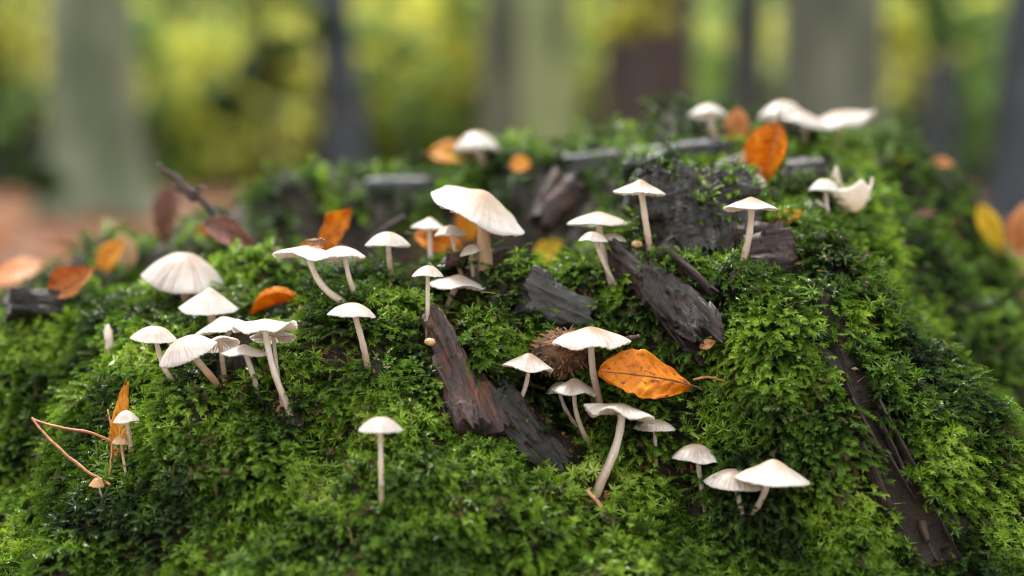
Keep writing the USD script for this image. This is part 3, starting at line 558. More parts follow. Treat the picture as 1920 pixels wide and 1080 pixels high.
def mushroom(label, c, w, hgt, base, stem_w, shape='dome', roll=0.0, pitch=8.0, mats=('cap_cream', 'stem_pale'), d=None, mid=None, flute=.6, wavy=.3, upturn=0.0, ragged=.03, gills=True, seed=None, lean=0.0, name='mushroom', squash=1.0, foot=None, cat='mushroom', group=None, lift=.013, capd=0.0):
    if d is not None and d > .85: d = snap(base[0], base[1], d)
    """c: middle of the cap seen against the picture; w: its width, hgt: height of the cap itself / width; base: where the stem enters the moss.
    roll: tilt in the picture plane (clockwise); pitch: tilt of the top towards the lens."""
    seed = seed if seed is not None else int(c[0] * 7 + c[1]) % 9973
    b = hit(*base, lift=lift, dmin=(d - .02) if d else .45) if d is None else at(base[0], base[1], d)
    dd = float((b - CAM) @ FWD) + capd
    top = at(c[0], c[1], dd + lean)
    px = scale_at(top); R = w * px / 2; h = hgt * 2 * R * .86
    ro, pi_ = math.radians(roll), math.radians(pitch - 4)
    ax = unit(UPV * math.cos(ro) * math.cos(pi_) + RGT * math.sin(ro) + BCK * math.sin(pi_))
    X, Y, Z = frame(RGT * math.cos(ro) - UPV * math.sin(ro), ax)
    t = thing(name, label, cat, b, group or 'mushrooms growing on the mossy stump')
    capm, rv, sv, gm, zc = cap_mesh(R, h, shape, seed, flute, wavy, ragged=ragged, upturn=upturn)
    spin = np.random.default_rng(seed).random() * 6.28
    def put(V):
        V = np.asarray(V, float).copy(); cs, sn = math.cos(spin), math.sin(spin)
        x, y = V[:, 0] * cs - V[:, 1] * sn, V[:, 0] * sn + V[:, 1] * cs
        zz = V[:, 2] - h * .5
        return (top - b) + x[:, None] * X + y[:, None] * Y * squash + zz[:, None] * Z
    obj('cap', (put(capm[0]), capm[1]), mats[0], t, smooth=True, prim_vars={'rim': rv, 'streak': sv})
    if gills: obj('gills', (put(gm[0]), gm[1]), 'gill', t, smooth=False)
    if stem_w:
        under = put(np.array([[0, 0, zc + R * .03]]))[0]
        rs = stem_w * px / 2 * .88
        end = np.zeros(3)
        if mid is not None:
            m1 = at(mid[0], mid[1], dd + lean * .5) - b
            pts = bez([end, m1 * 2 - (under + end) / 2, under], 20)
        else:
            pts = bez([end, (end + under) / 2 - Z * .12 * np.linalg.norm(under) + UPV * .12 * np.linalg.norm(under) * 0, under], 18)
        dirn = unit(pts[0] - pts[1]); dirn = unit(dirn + np.array([0, 0.2, -.4]))
        pts = np.vstack([dirn * .012, dirn * .006, pts])
        n = len(pts); tt = np.concatenate([[0, 0], np.linspace(0, 1, n - 2)])
        ft = foot or 1.12
        rad = rs * (ft + (1 - ft) * np.clip(tt * 1.6, 0, 1)) * (1 + .16 * np.clip((tt - .9) / .1, 0, 1)) * (1 + .05 * np.sin(tt * 19 + seed))
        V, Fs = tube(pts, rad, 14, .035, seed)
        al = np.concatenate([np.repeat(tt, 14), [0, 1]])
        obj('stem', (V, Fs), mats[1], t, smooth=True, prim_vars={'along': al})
    CLEAR.append((top + Z * h * .1, R * .85, .02)); CLEAR.append((b, max(.005, stem_w * px), .016))
    for f in (.25, .5, .75): CLEAR.append((b * (1 - f) + top * f if mid is None else bez([b, at(mid[0], mid[1], dd), top], 3)[1] * (1 - abs(f - .5) * 2) + (b if f < .5 else top) * abs(f - .5) * 2, max(.0045, stem_w * px * .7), .024))
    return t

CW, CC, CT, CB = ('cap_white', 'stem_white'), ('cap_cream', 'stem_pale'), ('cap_tan', 'stem_pale'), ('cap_beige', 'stem_brown')
mushroom('large fluted beige mushroom cap sloping right, behind a white cone-shaped cap', (347, 503), 150, .40, (352, 566), 24, 'dome', 13, 22, CB, flute=1.5, wavy=.35, lean=-.002)
mushroom('white cone-shaped mushroom cap in front of the large fluted cap', (393, 560), 106, .48, (398, 606), 16, 'cone', 2, 12, CW, flute=1.0, wavy=.5)
mushroom('pale mushroom with a thin leaning stem, left end of the crowded cluster', (290, 624), 87, .34, (320, 708), 11, 'dome', 5, 10, CC, mid=(301, 672), flute=.8, wavy=.25)
mushroom('tilted beige cap with fringed gills, lowest on the left of the cluster', (347, 649), 112, .36, (396, 706), 14, 'dome', -20, 20, ('cap_beige', 'stem_pale'), flute=1.4, wavy=.3, ragged=.05, lean=-.012)
mushroom('beige cap showing pinkish gills, squeezed behind the fringed tilted cap', (412, 640), 72, .30, (420, 700), 10, 'flat', -14, -16, ('cap_beige', 'stem_pale'), flute=1.2, ragged=.05)
mushroom('broad pale cap left of the flat frilled cap in the cluster', (418, 606), 112, .26, (438, 650), 13, 'bell', -10, 6, CC, mid=(430, 630), flute=.8, wavy=.35, d=.815)
mushroom('flat frilled white mushroom with an upturned right edge and long thick stem', (496, 607), 124, .17, (533, 746), 13, 'flat', -1, 7, CW, mid=(509, 680), flute=1.0, wavy=.9, upturn=.25, ragged=.05, foot=1.12)
mushroom('small cap tucked below the flat frilled mushroom, gills showing', (512, 628), 82, .22, (524, 722), 8, 'flat', -2, -10, CC, flute=1.1, wavy=.4, lean=.012)
mushroom('small flat white mushroom with a thick curved stem, right under the crowded caps', (457, 655), 86, .26, (482, 732), 12, 'bell', 1, 5, CW, mid=(471, 694), flute=.8, wavy=.3, lean=-.006)
mushroom('wide flat white mushroom with an insect on it and a bent stem', (577, 471), 132, .19, (642, 565), 13, 'flat', 4, 5, CW, mid=(599, 528), flute=.9, wavy=.7, ragged=.04, foot=1.25)
mushroom('small white mushroom touching the right edge of the cap with the insect', (643, 471), 84, .27, (660, 538), 10, 'dome', 3, 5, CW, flute=.6, wavy=.3)
mushroom('smooth cream mushroom alone on moss below the insect mushroom', (660, 580), 93, .31, (685, 665), 13, 'dome', 3, 5, CC, mid=(675, 625), flute=.35, wavy=.15)
mushroom('cream parasol-shaped mushroom with straight stem, left of the tall thin pair', (727, 448), 84, .36, (731, 502), 11, 'dome', 1, 5, CC, flute=.35, wavy=.15)
mushroom('tall thin-stemmed mushroom left of the big tilted mushroom', (805, 418), 69, .36, (808, 498), 9, 'bell', 4, 5, CW, flute=.35, wavy=.2)
mushroom('small mushroom half hidden behind the tall thin-stemmed one', (844, 432), 61, .36, (857, 482), 9, 'dome', -1, 6, CC, flute=.6, wavy=.25)
mushroom('small domed mushroom with a straight stem above a reddish splinter', (802, 508), 62, .38, (802, 604), 9, 'dome', 1, 5, CC, flute=.35, wavy=.15, d=.798)
mushroom('low wavy cream mushroom just right of the small domed one', (860, 526), 110, .24, (846, 556), 13, 'bell', 5, 8, CC, flute=.7, wavy=.7)
mushroom('half buried pale cap at the foot of the big tilted mushroom', (882, 467), 44, .42, (884, 482), 8, 'dome', -18, 8, CC, flute=.3)
mushroom('biggest white mushroom, cap tilted right on a thick brown stem', (903, 378), 188, .27, (908, 468), 27, 'bell', 25, 20, ('cap_cream', 'stem_brown'), flute=.3, wavy=.45, ragged=.03, mid=(907, 440))
mushroom('blurred mushroom on the back ridge above an orange leaf', (895, 264), 90, .42, (905, 318), 16, 'dome', 2, 5, CC, d=1.0)
mushroom('wide flat mushroom above a smaller one, left of the black block', (1121, 409), 115, .25, (1150, 545), 13, 'flat', 1, 6, CC, mid=(1131, 470), flute=.4, wavy=.2, lean=.01)
mushroom('small tan mushroom in front, under the wide flat one beside the black block', (1112, 443), 58, .38, (1163, 546), 9, 'dome', 2, 6, CT, mid=(1133, 495), flute=.3, lean=-.008)
mushroom('pale brown mushroom tucked behind the small tan one beside the black block', (1150, 445), 56, .34, (1166, 512), 10, 'dome', 4, 4, CC, mid=(1150, 476), flute=.3, lean=.004)
mushroom('mushroom with slender stem standing before the left side of the black block', (1200, 350), 95, .32, (1217, 458), 13, 'bell', 3, 6, CT, mid=(1209, 405), flute=.4, wavy=.25)
mushroom('tan-topped mushroom with curved stem before the right side of the black block', (1408, 380), 102, .26, (1393, 487), 14, 'bell', 0, 6, CT, mid=(1406, 432), flute=.5, wavy=.5)
mushroom('white cap peeking out between the black block and the large upright orange leaf', (1420, 340), 52, .5, (1428, 372), 12, 'dome', 28, 0, CW, d=.90)
mushroom('blurred flat mushroom standing alone on the back rim, left of an orange leaf', (1327, 205), 74, .36, (1338, 252), 13, 'flat', 0, 3, CW, d=.985)
mushroom('blurred domed mushroom at the top right, left end of the white group', (1468, 205), 90, .42, (1470, 254), 18, 'dome', 2, 4, CC, d=1.0)
mushroom('blurred pale cap in the middle of the white group at the top right', (1505, 222), 98, .32, (1508, 262), 14, 'flat', 8, 8, CC, d=1.01, wavy=.8)
mushroom('blurred torn white cap with a raised right edge, right end of the top group', (1572, 216), 126, .30, (1570, 268), 18, 'dish', -12, 14, CC, d=1.02, wavy=.8, upturn=.35, ragged=.14)
mushroom('small white mushroom beside the upturned one at the right', (1546, 347), 62, .46, (1553, 412), 9, 'dome', 2, 5, CW, d=.915)
mushroom('tiny low white mushroom before the dark stub, left of the upturned one', (1530, 380), 34, .45, (1532, 404), 8, 'dome', 4, 5, CW, d=.912)
mushroom('tiny beige mushroom low in front of the upturned mushroom', (1508, 387), 40, .40, (1512, 408), 8, 'dome', -6, 5, CC, d=.908)
mushroom('white mushroom with a tan top standing before the beech husk', (1108, 629), 143, .28, (1117, 720), 14, 'flat', 0, 6, CT, mid=(1110, 680), flute=1.0, wavy=.55, ragged=.04, d=.782)
mushroom('small wavy mushroom with a bent stem, left of the beech husk', (991, 676), 99, .33, (968, 758), 10, 'bell', 5, 5, CT, mid=(986, 722), flute=.7, wavy=.7, d=.782)
mushroom('small cap overlapped by another just below the beech husk, leftmost stem', (1049, 725), 52, .42, (1085, 802), 9, 'dome', -10, 5, CT, mid=(1058, 762), flute=.4, wavy=.3)
mushroom('grooved wavy mushroom just below the beech husk, right of its twin', (1078, 722), 90, .34, (1108, 836), 10, 'bell', 3, 6, CT, mid=(1081, 775), flute=.8, wavy=.6, lean=-.006)
mushroom('frilled white mushroom with a stout curved stem below the orange beech leaf', (1165, 768), 134, .20, (1128, 900), 17, 'flat', 10, -2, ('cap_tan', 'stem_white'), mid=(1157, 830), flute=1.0, wavy=1.0, ragged=.05, foot=1.2)
mushroom('small neat mushroom right of the frilled one with the stout stem', (1227, 795), 79, .29, (1230, 868), 9, 'dome', 1, 4, CT, flute=.8, wavy=.2)
mushroom('mushroom with a torn right edge, left of the lower right pair', (1305, 847), 92, .38, (1320, 936), 11, 'dome', 3, 5, CT, flute=.7, wavy=.35, ragged=.09, lift=.021)
mushroom('beige mushroom tucked under the wide one at the lower right', (1377, 895), 109, .34, (1392, 966), 12, 'dome', 5, 6, CT, flute=.5, wavy=.35, lean=.004, lift=.021)
mushroom('wide smooth mushroom at the lower right, overlapping a beige one', (1450, 880), 140, .32, (1406, 968), 14, 'bell', 3, 6, CC, mid=(1428, 936), flute=.35, wavy=.25, lean=-.01, lift=.021)
mushroom('lone shiny mushroom with a straight stem in the lower middle', (713, 794), 83, .37, (716, 948), 11, 'dome', 0, 4, CC, mid=(714, 870), flute=.15, wavy=.1)
mushroom('small white cap in front of the upright orange leaf among the needles', (236, 780), 48, .50, (240, 806), 9, 'dome', -4, 6, CW, d=.772, wavy=.4)
mushroom('tiny tan ribbed cap below the white cap on the upright orange leaf', (226, 824), 30, .62, (229, 846), 5, 'dome', 6, 6, ('cap_orange', 'stem_pale'), d=.768, flute=1.6)
mushroom('tiny orange ribbed cap at the lower end of the reddish needles', (182, 904), 29, .62, (190, 928), 4, 'dome', 6, 6, ('cap_orange', 'stem_pale'), d=.762, flute=1.6)

# the upturned mushroom: an inside-out cap like a little cup with points
def cup():
    d = .912; b = at(1575, 420, d); px = scale_at(b)
    t = thing('mushroom', 'upturned white mushroom with ragged points like a small cup, at the right', 'mushroom', b, 'mushrooms growing on the mossy stump')
    na, nr = 72, 14; a = np.arange(na) / na * 2 * np.pi; s = np.linspace(.05, 1, nr); V = []
    pk = 14 + 48 * np.exp(-((np.abs((a - 1.9 + np.pi) % (2 * np.pi) - np.pi)) / .20) ** 2) + 24 * np.exp(-((np.abs((a - .0 + np.pi) % (2 * np.pi) - np.pi)) / .26) ** 2) + 18 * np.exp(-((np.abs((a - 5.2 + np.pi) % (2 * np.pi) - np.pi)) / .5) ** 2)
    for out in (1, 0):
        for q in (s if out else s[::-1]):
            r_ = 43 * q ** .62 * (1 + .10 * np.sin(3 * a + 1) * q); zq = 40 * q ** 2 + (pk - 14) * np.clip(q - .55, 0, 1) / .45 - 8
            rr_ = r_ - (0 if out else 3.0) ; zz_ = zq + (0 if out else 2.5)
            V.append(np.stack([rr_ * np.cos(a), rr_ * np.sin(a), zz_], 1))
    V = np.vstack(V) * px; Fm = quads(2 * nr, na, True)
    tilt = unit(UPV + BCK * .05 + RGT * .10); X, Y, Z = frame(RGT, tilt)
    W = (at(1590, 390, d) - b) + V[:, :1] * X + V[:, 1:2] * Y + V[:, 2:3] * Z
    rv = np.concatenate([np.repeat(s, na), np.repeat(s[::-1] * .6, na)])
    obj('cap', (W, Fm), 'cap_cream', t, smooth=True, prim_vars={'rim': rv, 'streak': np.tile(np.sin(a * 18) * .3, 2 * nr)})
    st = bez([np.array([0, 0, -.008]), (at(1577, 405, d) - b), (at(1588, 386, d) - b)], 10)
    obj('stem', tube(st, 6 * px, 12, .04, 3), 'stem_brown', t, smooth=True, prim_vars={'along': np.concatenate([np.repeat(np.linspace(0, .5, 10), 12), [0, .5]])})
cup()
# the broken hollow stem on the left
def broken_stem():
    b = hit(210, 690, .004); d = float((b - CAM) @ FWD); px = scale_at(b)
    t = thing('broken_mushroom', 'capless broken hollow mushroom stem with a forked tip, left of the cluster', 'mushroom stem', b)
    pts = bez([np.array([0.001, .002, -.010]), at(206, 655, d) - b, at(201, 613, d) - b], 16)
    V, Fs = tube(pts, np.linspace(7.5, 8.2, 16) * px, 16, .05, 2, closed=False)
    a = np.arange(16)
    V[-16:] += np.outer(np.where(np.isin(a, [1, 2, 3, 9, 10, 11]), 5.5, -5.0) * px, UPV)
    V2, F2 = tube(pts, np.linspace(5.2, 5.6, 16) * px, 16, .05, 2, closed=False); V2[-16:] += np.outer(np.where(np.isin(a, [1, 2, 3, 9, 10, 11]), 4.5, -6.0) * px, UPV)
    obj('stem', join([(V, Fs), (V2, F2[:, ::-1])]), 'stem_pale', t, smooth=True, prim_vars={'along': np.tile(np.repeat(np.linspace(0, 1, 16), 16), 2)})
broken_stem()
CLEAR.append((hit(207, 660, .008), .007, .02))

# ---------------------------------------------------------------- fallen leaves
def leaf(label, c, L, axis, normal, blade, d=None, width=.62, fold=.12, curl=.15, twist=0.0, wave=.25, seed=0, vein='vein_dark', petiole=.18, lift=.006, cat='leaf', dog=0.0, roll=0.0, pw=(.82, .78)):
    """A beech leaf: pleated between its side veins. c: middle; L: px; axis (base to tip) and normal as (right, up, towards lens)."""
    if d is not None and d > .83:
        ax_ = unit(axis); d = snap(c[0], c[1], d, half=.42 * L * d / FPX * abs(ax_[1]))
    o = hit(*c, lift=lift) if d is None else at(c[0], c[1], d)
    if d is not None and d > .83: o = o + np.array([0, 0, .006])
    px = scale_at(o); Lm = L * px
    X, Y, Z = frame(view_dir(*axis), view_dir(*normal))
    r = np.random.default_rng(seed); nu, nv = 44, 23
    u = np.linspace(0, 1, nu); v = np.linspace(-1, 1, nv); U, Vv = np.meshgrid(u, v, indexing='ij')
    prof = np.sin(np.pi * u ** pw[0]) ** pw[1] * (1 - .18 * u); prof /= prof.max()
    edge = 1 + .035 * np.abs(np.sin(u * 21)) + (meshkit.fbm(np.stack([u * 7, u * 0, u * 0 + seed], -1), 3, seed)[:] - .5) * .22 * wave * 2
    edge2 = 1 + .035 * np.abs(np.sin(u * 21 + .7)) + (meshkit.fbm(np.stack([u * 7, u * 0 + 5, u * 0 + seed], -1), 3, seed + 1)[:] - .5) * .22 * wave * 2
    hw = Lm * width / 2 * prof
    E = np.where(Vv > 0, edge[:, None], edge2[:, None])
    x = (U - .5) * Lm + np.abs(Vv) * hw[:, None] * .28 * (1 - U); y = Vv * hw[:, None] * E
    ph = (U - np.abs(Vv) * .16) * 8.5
    tri = np.abs((ph % 1) - .5) * 2
    z = -fold * np.abs(y) ** 1 * -1.0 + Lm * .017 * (tri - .5) * np.clip(np.abs(Vv) * 3, 0, 1) * (1 - .3 * np.abs(Vv))
    z = z - curl * Lm * 2.0 * (U - .5) ** 2 + twist * y * (U - .5) * 2
    z += (meshkit.fbm(np.stack([U * 3.2, Vv * 1.7, 0 * U + seed], -1), 3, seed + 7) - .5) * Lm * .16 * wave * 2 * (.25 + np.abs(Vv))
    if roll:    # one margin rolled over
        k = np.clip((Vv - .1) / .9, 0, 1); z += roll * k ** 2 * hw[:, None]; y = y * (1 - .55 * k ** 2 * min(1, abs(roll)))
    if dog: z += dog * Lm * np.clip(U - .62, 0, 1) ** 1.5 * 2.2
    def put(x, y, z): return x[..., None] * X + y[..., None] * Y + z[..., None] * Z
    top = put(x, y, z).reshape(-1, 3)
    veinv = np.clip(1 - tri / .20, 0, 1) * .85 * np.clip(1.1 - np.abs(Vv), 0, 1) 
    t = thing('leaf', label, cat, o, 'autumn leaves lying on the stump')
    for f in (-.3, 0, .3): CLEAR.append((o + X * f * Lm, Lm * width * .42, .035))
    th = .00035
    Fq = quads(nu, nv)
    # upper and lower skins closed at the margin
    rimi = np.concatenate([np.arange(nv), np.arange(1, nu) * nv + nv - 1, (nu - 1) * nv + np.arange(nv - 2, -1, -1), np.arange(nu - 2, 0, -1) * nv])
    n0 = len(top); low = top - Z * th
    nx_ = np.roll(rimi, -1); side = np.vstack([np.stack([rimi, rimi + n0, nx_], 1), np.stack([nx_, rimi + n0, nx_ + n0], 1)])
    obj('blade', (np.vstack([top, low]), np.vstack([Fq, Fq[:, ::-1] + n0, side])), blade, t, smooth=True, prim_vars={'vein': np.tile(veinv.ravel(), 2)})
    m0 = nv // 2
    mv = top.reshape(nu, nv, 3)[:, m0] + Z * th * .6
    if petiole:
        back = mv[0] - (mv[2] - mv[0]) / np.linalg.norm(mv[2] - mv[0]) * Lm * petiole * np.linspace(1, .1, 5)[:, None] + Z * (-.03 * Lm * np.linspace(1, 0, 5)[:, None] ** 2)
        mv = np.vstack([back, mv])
    rad = np.linspace(1, .25, len(mv)) * Lm * .0105
    obj('midrib', tube(mv, rad, 6), vein, t, smooth=True)
    return t

leaf('large orange beech leaf with a dark midrib lying right of the mushroom and husk', (1212, 706), 182, (-1, .16, .12), (.10, .62, .78), 'blade_orange', width=.56, fold=.10, curl=.08, wave=.55, pw=(1.18, .62), seed=4, d=.770, petiole=.12)
leaf('folded orange leaf with a thin dark stalk, behind the flat frilled mushroom', (512, 588), 112, (-1, -.36, .1), (-.15, .75, .6), 'blade_orange', width=.55, fold=.5, curl=.25, wave=.35, seed=12, d=.845, petiole=.38, roll=.7)
leaf('reddish brown leaf wedged behind the crowded mushrooms under the flat cap', (470, 632), 112, (1, .5, .1), (-.2, .4, .9), 'blade_rust', width=.5, fold=.2, seed=13, d=.822)
leaf('curled orange leaf with raised ribs above the grey block at the left', (138, 550), 100, (.85, .55, -.1), (-.1, .5, .8), 'blade_peach', width=.66, fold=.4, curl=-.2, wave=.5, seed=14, d=.90, petiole=.0, roll=.7)
leaf('amber leaf standing against a pale leaf behind the left moss', (207, 494), 78, (.6, .8, 0), (-.3, .3, .9), 'blade_amber', width=.66, fold=.2, seed=15, d=.955)
leaf('pale cream leaf behind the amber leaf at the left', (236, 484), 70, (-.35, 1, 0), (.3, .3, .9), 'blade_pale', width=.62, fold=.2, seed=16, d=.965)
leaf('blurred peach leaf lying on the moss at the far left edge', (34, 522), 128, (1, .12, .1), (0, .75, .65), 'blade_peach', width=.55, fold=.1, seed=17, d=1.0)
leaf('orange leaf propped up behind the insect mushroom with a pale curled tip', (632, 448), 92, (.55, .75, 0), (-.25, .35, .9), 'blade_orange', width=.62, fold=.45, wave=.8, seed=18, d=.92, dog=.25)
leaf('dark rust leaf lying behind the stems of the insect mushroom', (640, 502), 118, (1, -.18, .1), (0, .55, .85), 'blade_rust', width=.42, fold=.15, seed=19, d=.885)
leaf('pale beige leaf tip on the moss left of the insect mushroom stem', (520, 490), 56, (1, -.1, 0), (0, .8, .6), 'blade_pale', width=.4, seed=20, d=.91)
leaf('small blurred dark leaf scrap behind the orange leaf tip', (585, 480), 70, (1, .2, 0), (0, .6, .8), 'blade_rust', width=.4, seed=21, d=.93)
leaf('orange leaf behind the tall thin-stemmed mushroom', (824, 470), 104, (1, -.35, .1), (-.1, .4, .9), 'blade_orange', width=.5, fold=.25, seed=22, d=.90)
leaf('amber leaf standing upright behind the big tilted mushroom', (880, 428), 84, (.15, 1, 0), (.1, .15, .95), 'blade_amber', width=.6, fold=.15, seed=23, d=.93)
leaf('bright yellow leaf in the hollow right of the big tilted mushroom', (1027, 486), 70, (.8, .6, 0), (0, .55, .85), 'blade_yellow', width=.66, fold=.1, seed=24, d=.925)
leaf('blurred orange leaf below the mushroom on the back ridge', (850, 300), 96, (1, -.08, 0), (0, .55, .85), 'blade_amber', width=.52, fold=.2, seed=25, d=1.01)
leaf('small blurred orange leaf on the back ridge, right of the other', (976, 322), 46, (1, .1, 0), (0, .5, .85), 'blade_amber', width=.8, seed=26, d=1.02)
leaf('upright orange leaf on the back rim beside the lone flat mushroom', (1381, 250), 72, (.12, 1, 0), (.1, .1, 1), 'blade_peach', width=.68, fold=.12, seed=27, d=.985, petiole=0)
leaf('large orange leaf standing upright behind the black block', (1444, 306), 128, (-.22, -1, .05), (-.15, .15, 1), 'blade_orange', width=.74, fold=.5, roll=.8, twist=.3, seed=28, d=.915, petiole=.3)
leaf('pale margin of a leaf leaning against the large upright orange leaf', (1408, 302), 74, (.8, .6, 0), (-.2, .4, .9), 'blade_pale', width=.3, seed=29, d=.925, petiole=0)
leaf('small orange leaf half sunk in the moss behind the tan-topped mushroom', (1474, 425), 74, (1, .35, 0), (0, .55, .85), 'blade_amber', width=.42, fold=-.1, seed=30, d=.872, petiole=0)
leaf('small rust leaf scrap under the upturned mushroom', (1536, 418), 44, (1, -.35, 0), (0, .5, .85), 'blade_rust', width=.45, seed=31, d=.90, petiole=0)
leaf('long bright yellow leaf hanging on the mossy root at the right', (1858, 446), 112, (.42, -1, 0), (-.2, .3, .95), 'blade_yellow', width=.36, fold=.2, seed=32, d=1.0)
leaf('peach orange leaf at the right edge beside the yellow leaf', (1916, 440), 96, (.15, 1, 0), (-.3, .2, .95), 'blade_peach', width=.55, seed=33, d=1.03)
leaf('blurred pinkish leaf under the mossy knob at the upper right', (1768, 318), 46, (1, -.1, 0), (0, .6, .8), 'blade_peach', width=.5, seed=34, d=1.12)
leaf('tiny amber leaf on the mossy root left of the pinkish leaf', (1690, 313), 40, (1, .2, 0), (0, .6, .8), 'blade_yellow', width=.35, seed=35, d=1.09)
leaf('reddish brown curled leaf below the dark twig', (432, 456), 116, (1, -.55, .1), (-.2, .5, .85), 'blade_brown', width=.45, fold=.35, seed=36, d=.955)
leaf('dark brown wet leaf hanging down under the upper end of the twig', (315, 415), 124, (-.12, -1, 0), (-.3, .2, .95), 'blade_brown', width=.42, fold=.35, seed=37, d=.985, petiole=.1)
leaf('small blurred orange leaf left of the reddish curled leaf', (385, 447), 46, (1, .3, 0), (0, .4, .9), 'blade_rust', width=.6, seed=38, d=.99)
leaf('narrow upright orange leaf among the needles at the left', (226, 800), 170, (.10, 1, -.1), (-.45, .15, .9), 'blade_amber', width=.24, fold=.25, curl=.05, seed=39, d=.785, petiole=.0, vein='vein_pale')
leaf('small brown leaf scrap on the brown diagonal splinter', (1327, 645), 34, (1, .4, 0), (0, .4, .9), 'blade_peach', width=.55, seed=40, d=.785, petiole=0)
leaf('tiny orange leaf scrap beside the stem of the small neat mushroom', (1221, 862), 16, (.1, 1, 0), (0, .3, 1), 'blade_amber', width=.6, seed=41, petiole=0)
leaf('tiny upright orange scrap beside the torn-edged mushroom', (1365, 858), 20, (.1, 1, 0), (0, .3, 1), 'blade_orange', width=.3, seed=42, petiole=0)
leaf('small brown leaf scrap in the hollow below the stout curved stem', (1142, 934), 32, (.5, -1, 0), (-.3, .3, .9), 'blade_rust', width=.55, fold=.3, seed=43, petiole=0)
leaf('tiny pale orange scrap at the left of the broken stem', (127, 698), 16, (1, .3, 0), (0, .4, .9), 'blade_pale', width=.7, seed=44, petiole=0)
leaf('small pinkish scrap at the foot of the broken stem', (190, 700), 26, (1, .1, 0), (0, .5, .9), 'blade_peach', width=.5, seed=45, petiole=0)
leaf('small rust scrap on the mossy root, lower of the pair left of the yellow leaf', (1790, 425), 44, (1, -.1, 0), (0, .5, .85), 'blade_brown', width=.4, seed=46, d=1.02, petiole=0)
leaf('small dark scrap on the mossy root, upper of the pair left of the yellow leaf', (1735, 415), 40, (1, .1, 0), (0, .5, .85), 'blade_brown', width=.4, seed=47, d=1.01, petiole=0)

# ---------------------------------------------------------------- beech husk
def husk():
    o = at(1052, 662, .800); px = scale_at(o)
    t = thing('beech_husk', 'brown spiny beech nut husk behind the tan-topped white mushroom', 'nut husk', o)
    ico = trimesh.creation.icosphere(4, 1.0); v = ico.vertices.copy()
    n = meshkit.fbm(v * 3.1, 4, 8) - .5
    sh = v * (1 + .22 * n[:, None]) * np.array([55, 42, 41]) * px
    X, Y, Z = frame(view_dir(1, .28, 0), view_dir(0, 1, .2)); R3 = np.stack([X, Y, Z], 1)
    obj('shell', (sh @ R3.T, ico.faces), 'husk', t, smooth=True)
    r = np.random.default_rng(3); parts = []
    for i in range(300):
        k = int(r.integers(len(v))); nrm = unit(v[k]); p = sh[k] * .97
        dirn = unit(nrm + r.normal(size=3) * .35 + np.array([-.35, 0, -.25])); l = r.uniform(8, 19) * px
        q = np.stack([p, p + dirn * l * .55, p + dirn * l * .85 + unit(np.cross(dirn, [.2, .5, .8])) * l * .3])
        parts.append(tube(q, np.array([2.7, 1.7, .4]) * px, 4))
    V, Fs = join(parts)
    obj('spines', (V @ R3.T, Fs), 'husk_spine', t, smooth=False, kind='stuff')
husk()
CLEAR.append((at(1052, 662, .795), .016, .02))

# ---------------------------------------------------------------- twigs and needles
def twig(label, pts, rad, matname, nubs=(), cat='twig', name='twig', sides=9, wob=.12):
    P3 = [hit(q[0], q[1], .008) if len(q) == 2 else at(*q) for q in pts]
    o = P3[0]; px = scale_at(o); P3 = np.array(P3)
    t_ = np.linspace(0, 1, len(P3)); tt = np.linspace(0, 1, 26)
    from scipy.interpolate import PchipInterpolator
    c = PchipInterpolator(t_, P3 - o)(tt)
    c = c + (meshkit.fbm(np.stack([tt * 9, tt * 0, tt * 0 + rad[0]], -1), 2, 3)[:, None] - .5) * rad[0] * px * .9
    t = thing(name, label, cat, o, {'pine_needle': 'dry pine needles at the left', 'twig': 'twigs on the stump', 'straw': 'dry stalks on the stump'}[name])
    rr_ = np.interp(tt, np.linspace(0, 1, len(rad)), rad) * px
    obj('stalk', tube(c, rr_, sides, wob, 5), matname, t, smooth=True)
    for (a, b, rb) in nubs:
        q = np.array([at(*a), at(*b)]) - o; qq = bez(q, 6)
        obj('side_shoot', tube(qq, np.array([rb, rb * .9, rb * .8, rb * 1.1, rb * 1.25, rb * .5]) * px, 8, .1, 4), matname, t, smooth=True)
    return t
twig('dark bent twig with a side bud sticking up from the hollow at the left', [(294, 309, .945), (335, 338, .945), (378, 376, .94), (425, 430, .94), (475, 486, .94)], (4.5, 6, 6.5, 8, 7), 'twig_dark',
     nubs=[((330, 352, .945), (368, 378, .94), 5.5), ((362, 362, .94), (384, 350, .935), 4.5)])
twig('upper reddish dry pine needle crossing to the orange leaf', [(60, 785, .795), (110, 801, .79), (170, 812, .785), (218, 832, .785), (250, 838, .785)], (2.2, 2.6, 2.8, 2.6, 2), 'twig_red', name='pine_needle', cat='pine needle')
twig('lower reddish dry pine needle running down to the tiny orange cap', [(60, 783, .795), (95, 826, .785), (145, 870, .775), (206, 910, .765)], (2.2, 2.6, 3.0, 2.5), 'twig_red', name='pine_needle', cat='pine needle')
twig('thin upright reddish needle crossing the upright orange leaf', [(202, 768, .80), (210, 830, .785), (204, 892, .77)], (1.8, 2.2, 1.8), 'twig_red', name='pine_needle', cat='pine needle')
twig('short thin brown needle under the upper reddish needle', [(186, 828, .795), (205, 852, .79)], (1.8, 2.2), 'twig_red', name='pine_needle', cat='pine needle')
twig('reddish brown twig lying in the moss at the lower left corner', [(18, 1085), (50, 1052), (80, 1030), (110, 1000)], (10, 10, 8, 7), 'wood_plum')
twig('short dark twig end in the moss above the corner twig', [(135, 968), (150, 957), (172, 945)], (5, 6, 5), 'twig_dark')
twig('short dark twig end sticking out right of the mushroom before the husk', [(1160, 637, .80), (1180, 634, .79), (1199, 632, .782)], (4, 5, 4), 'twig_dark')
twig('thin dark stalk in the hollow between small parasol mushroom and back ridge', [(690, 456, .965), (730, 425, .96), (758, 408, .955)], (4, 7, 5), 'twig_dark')
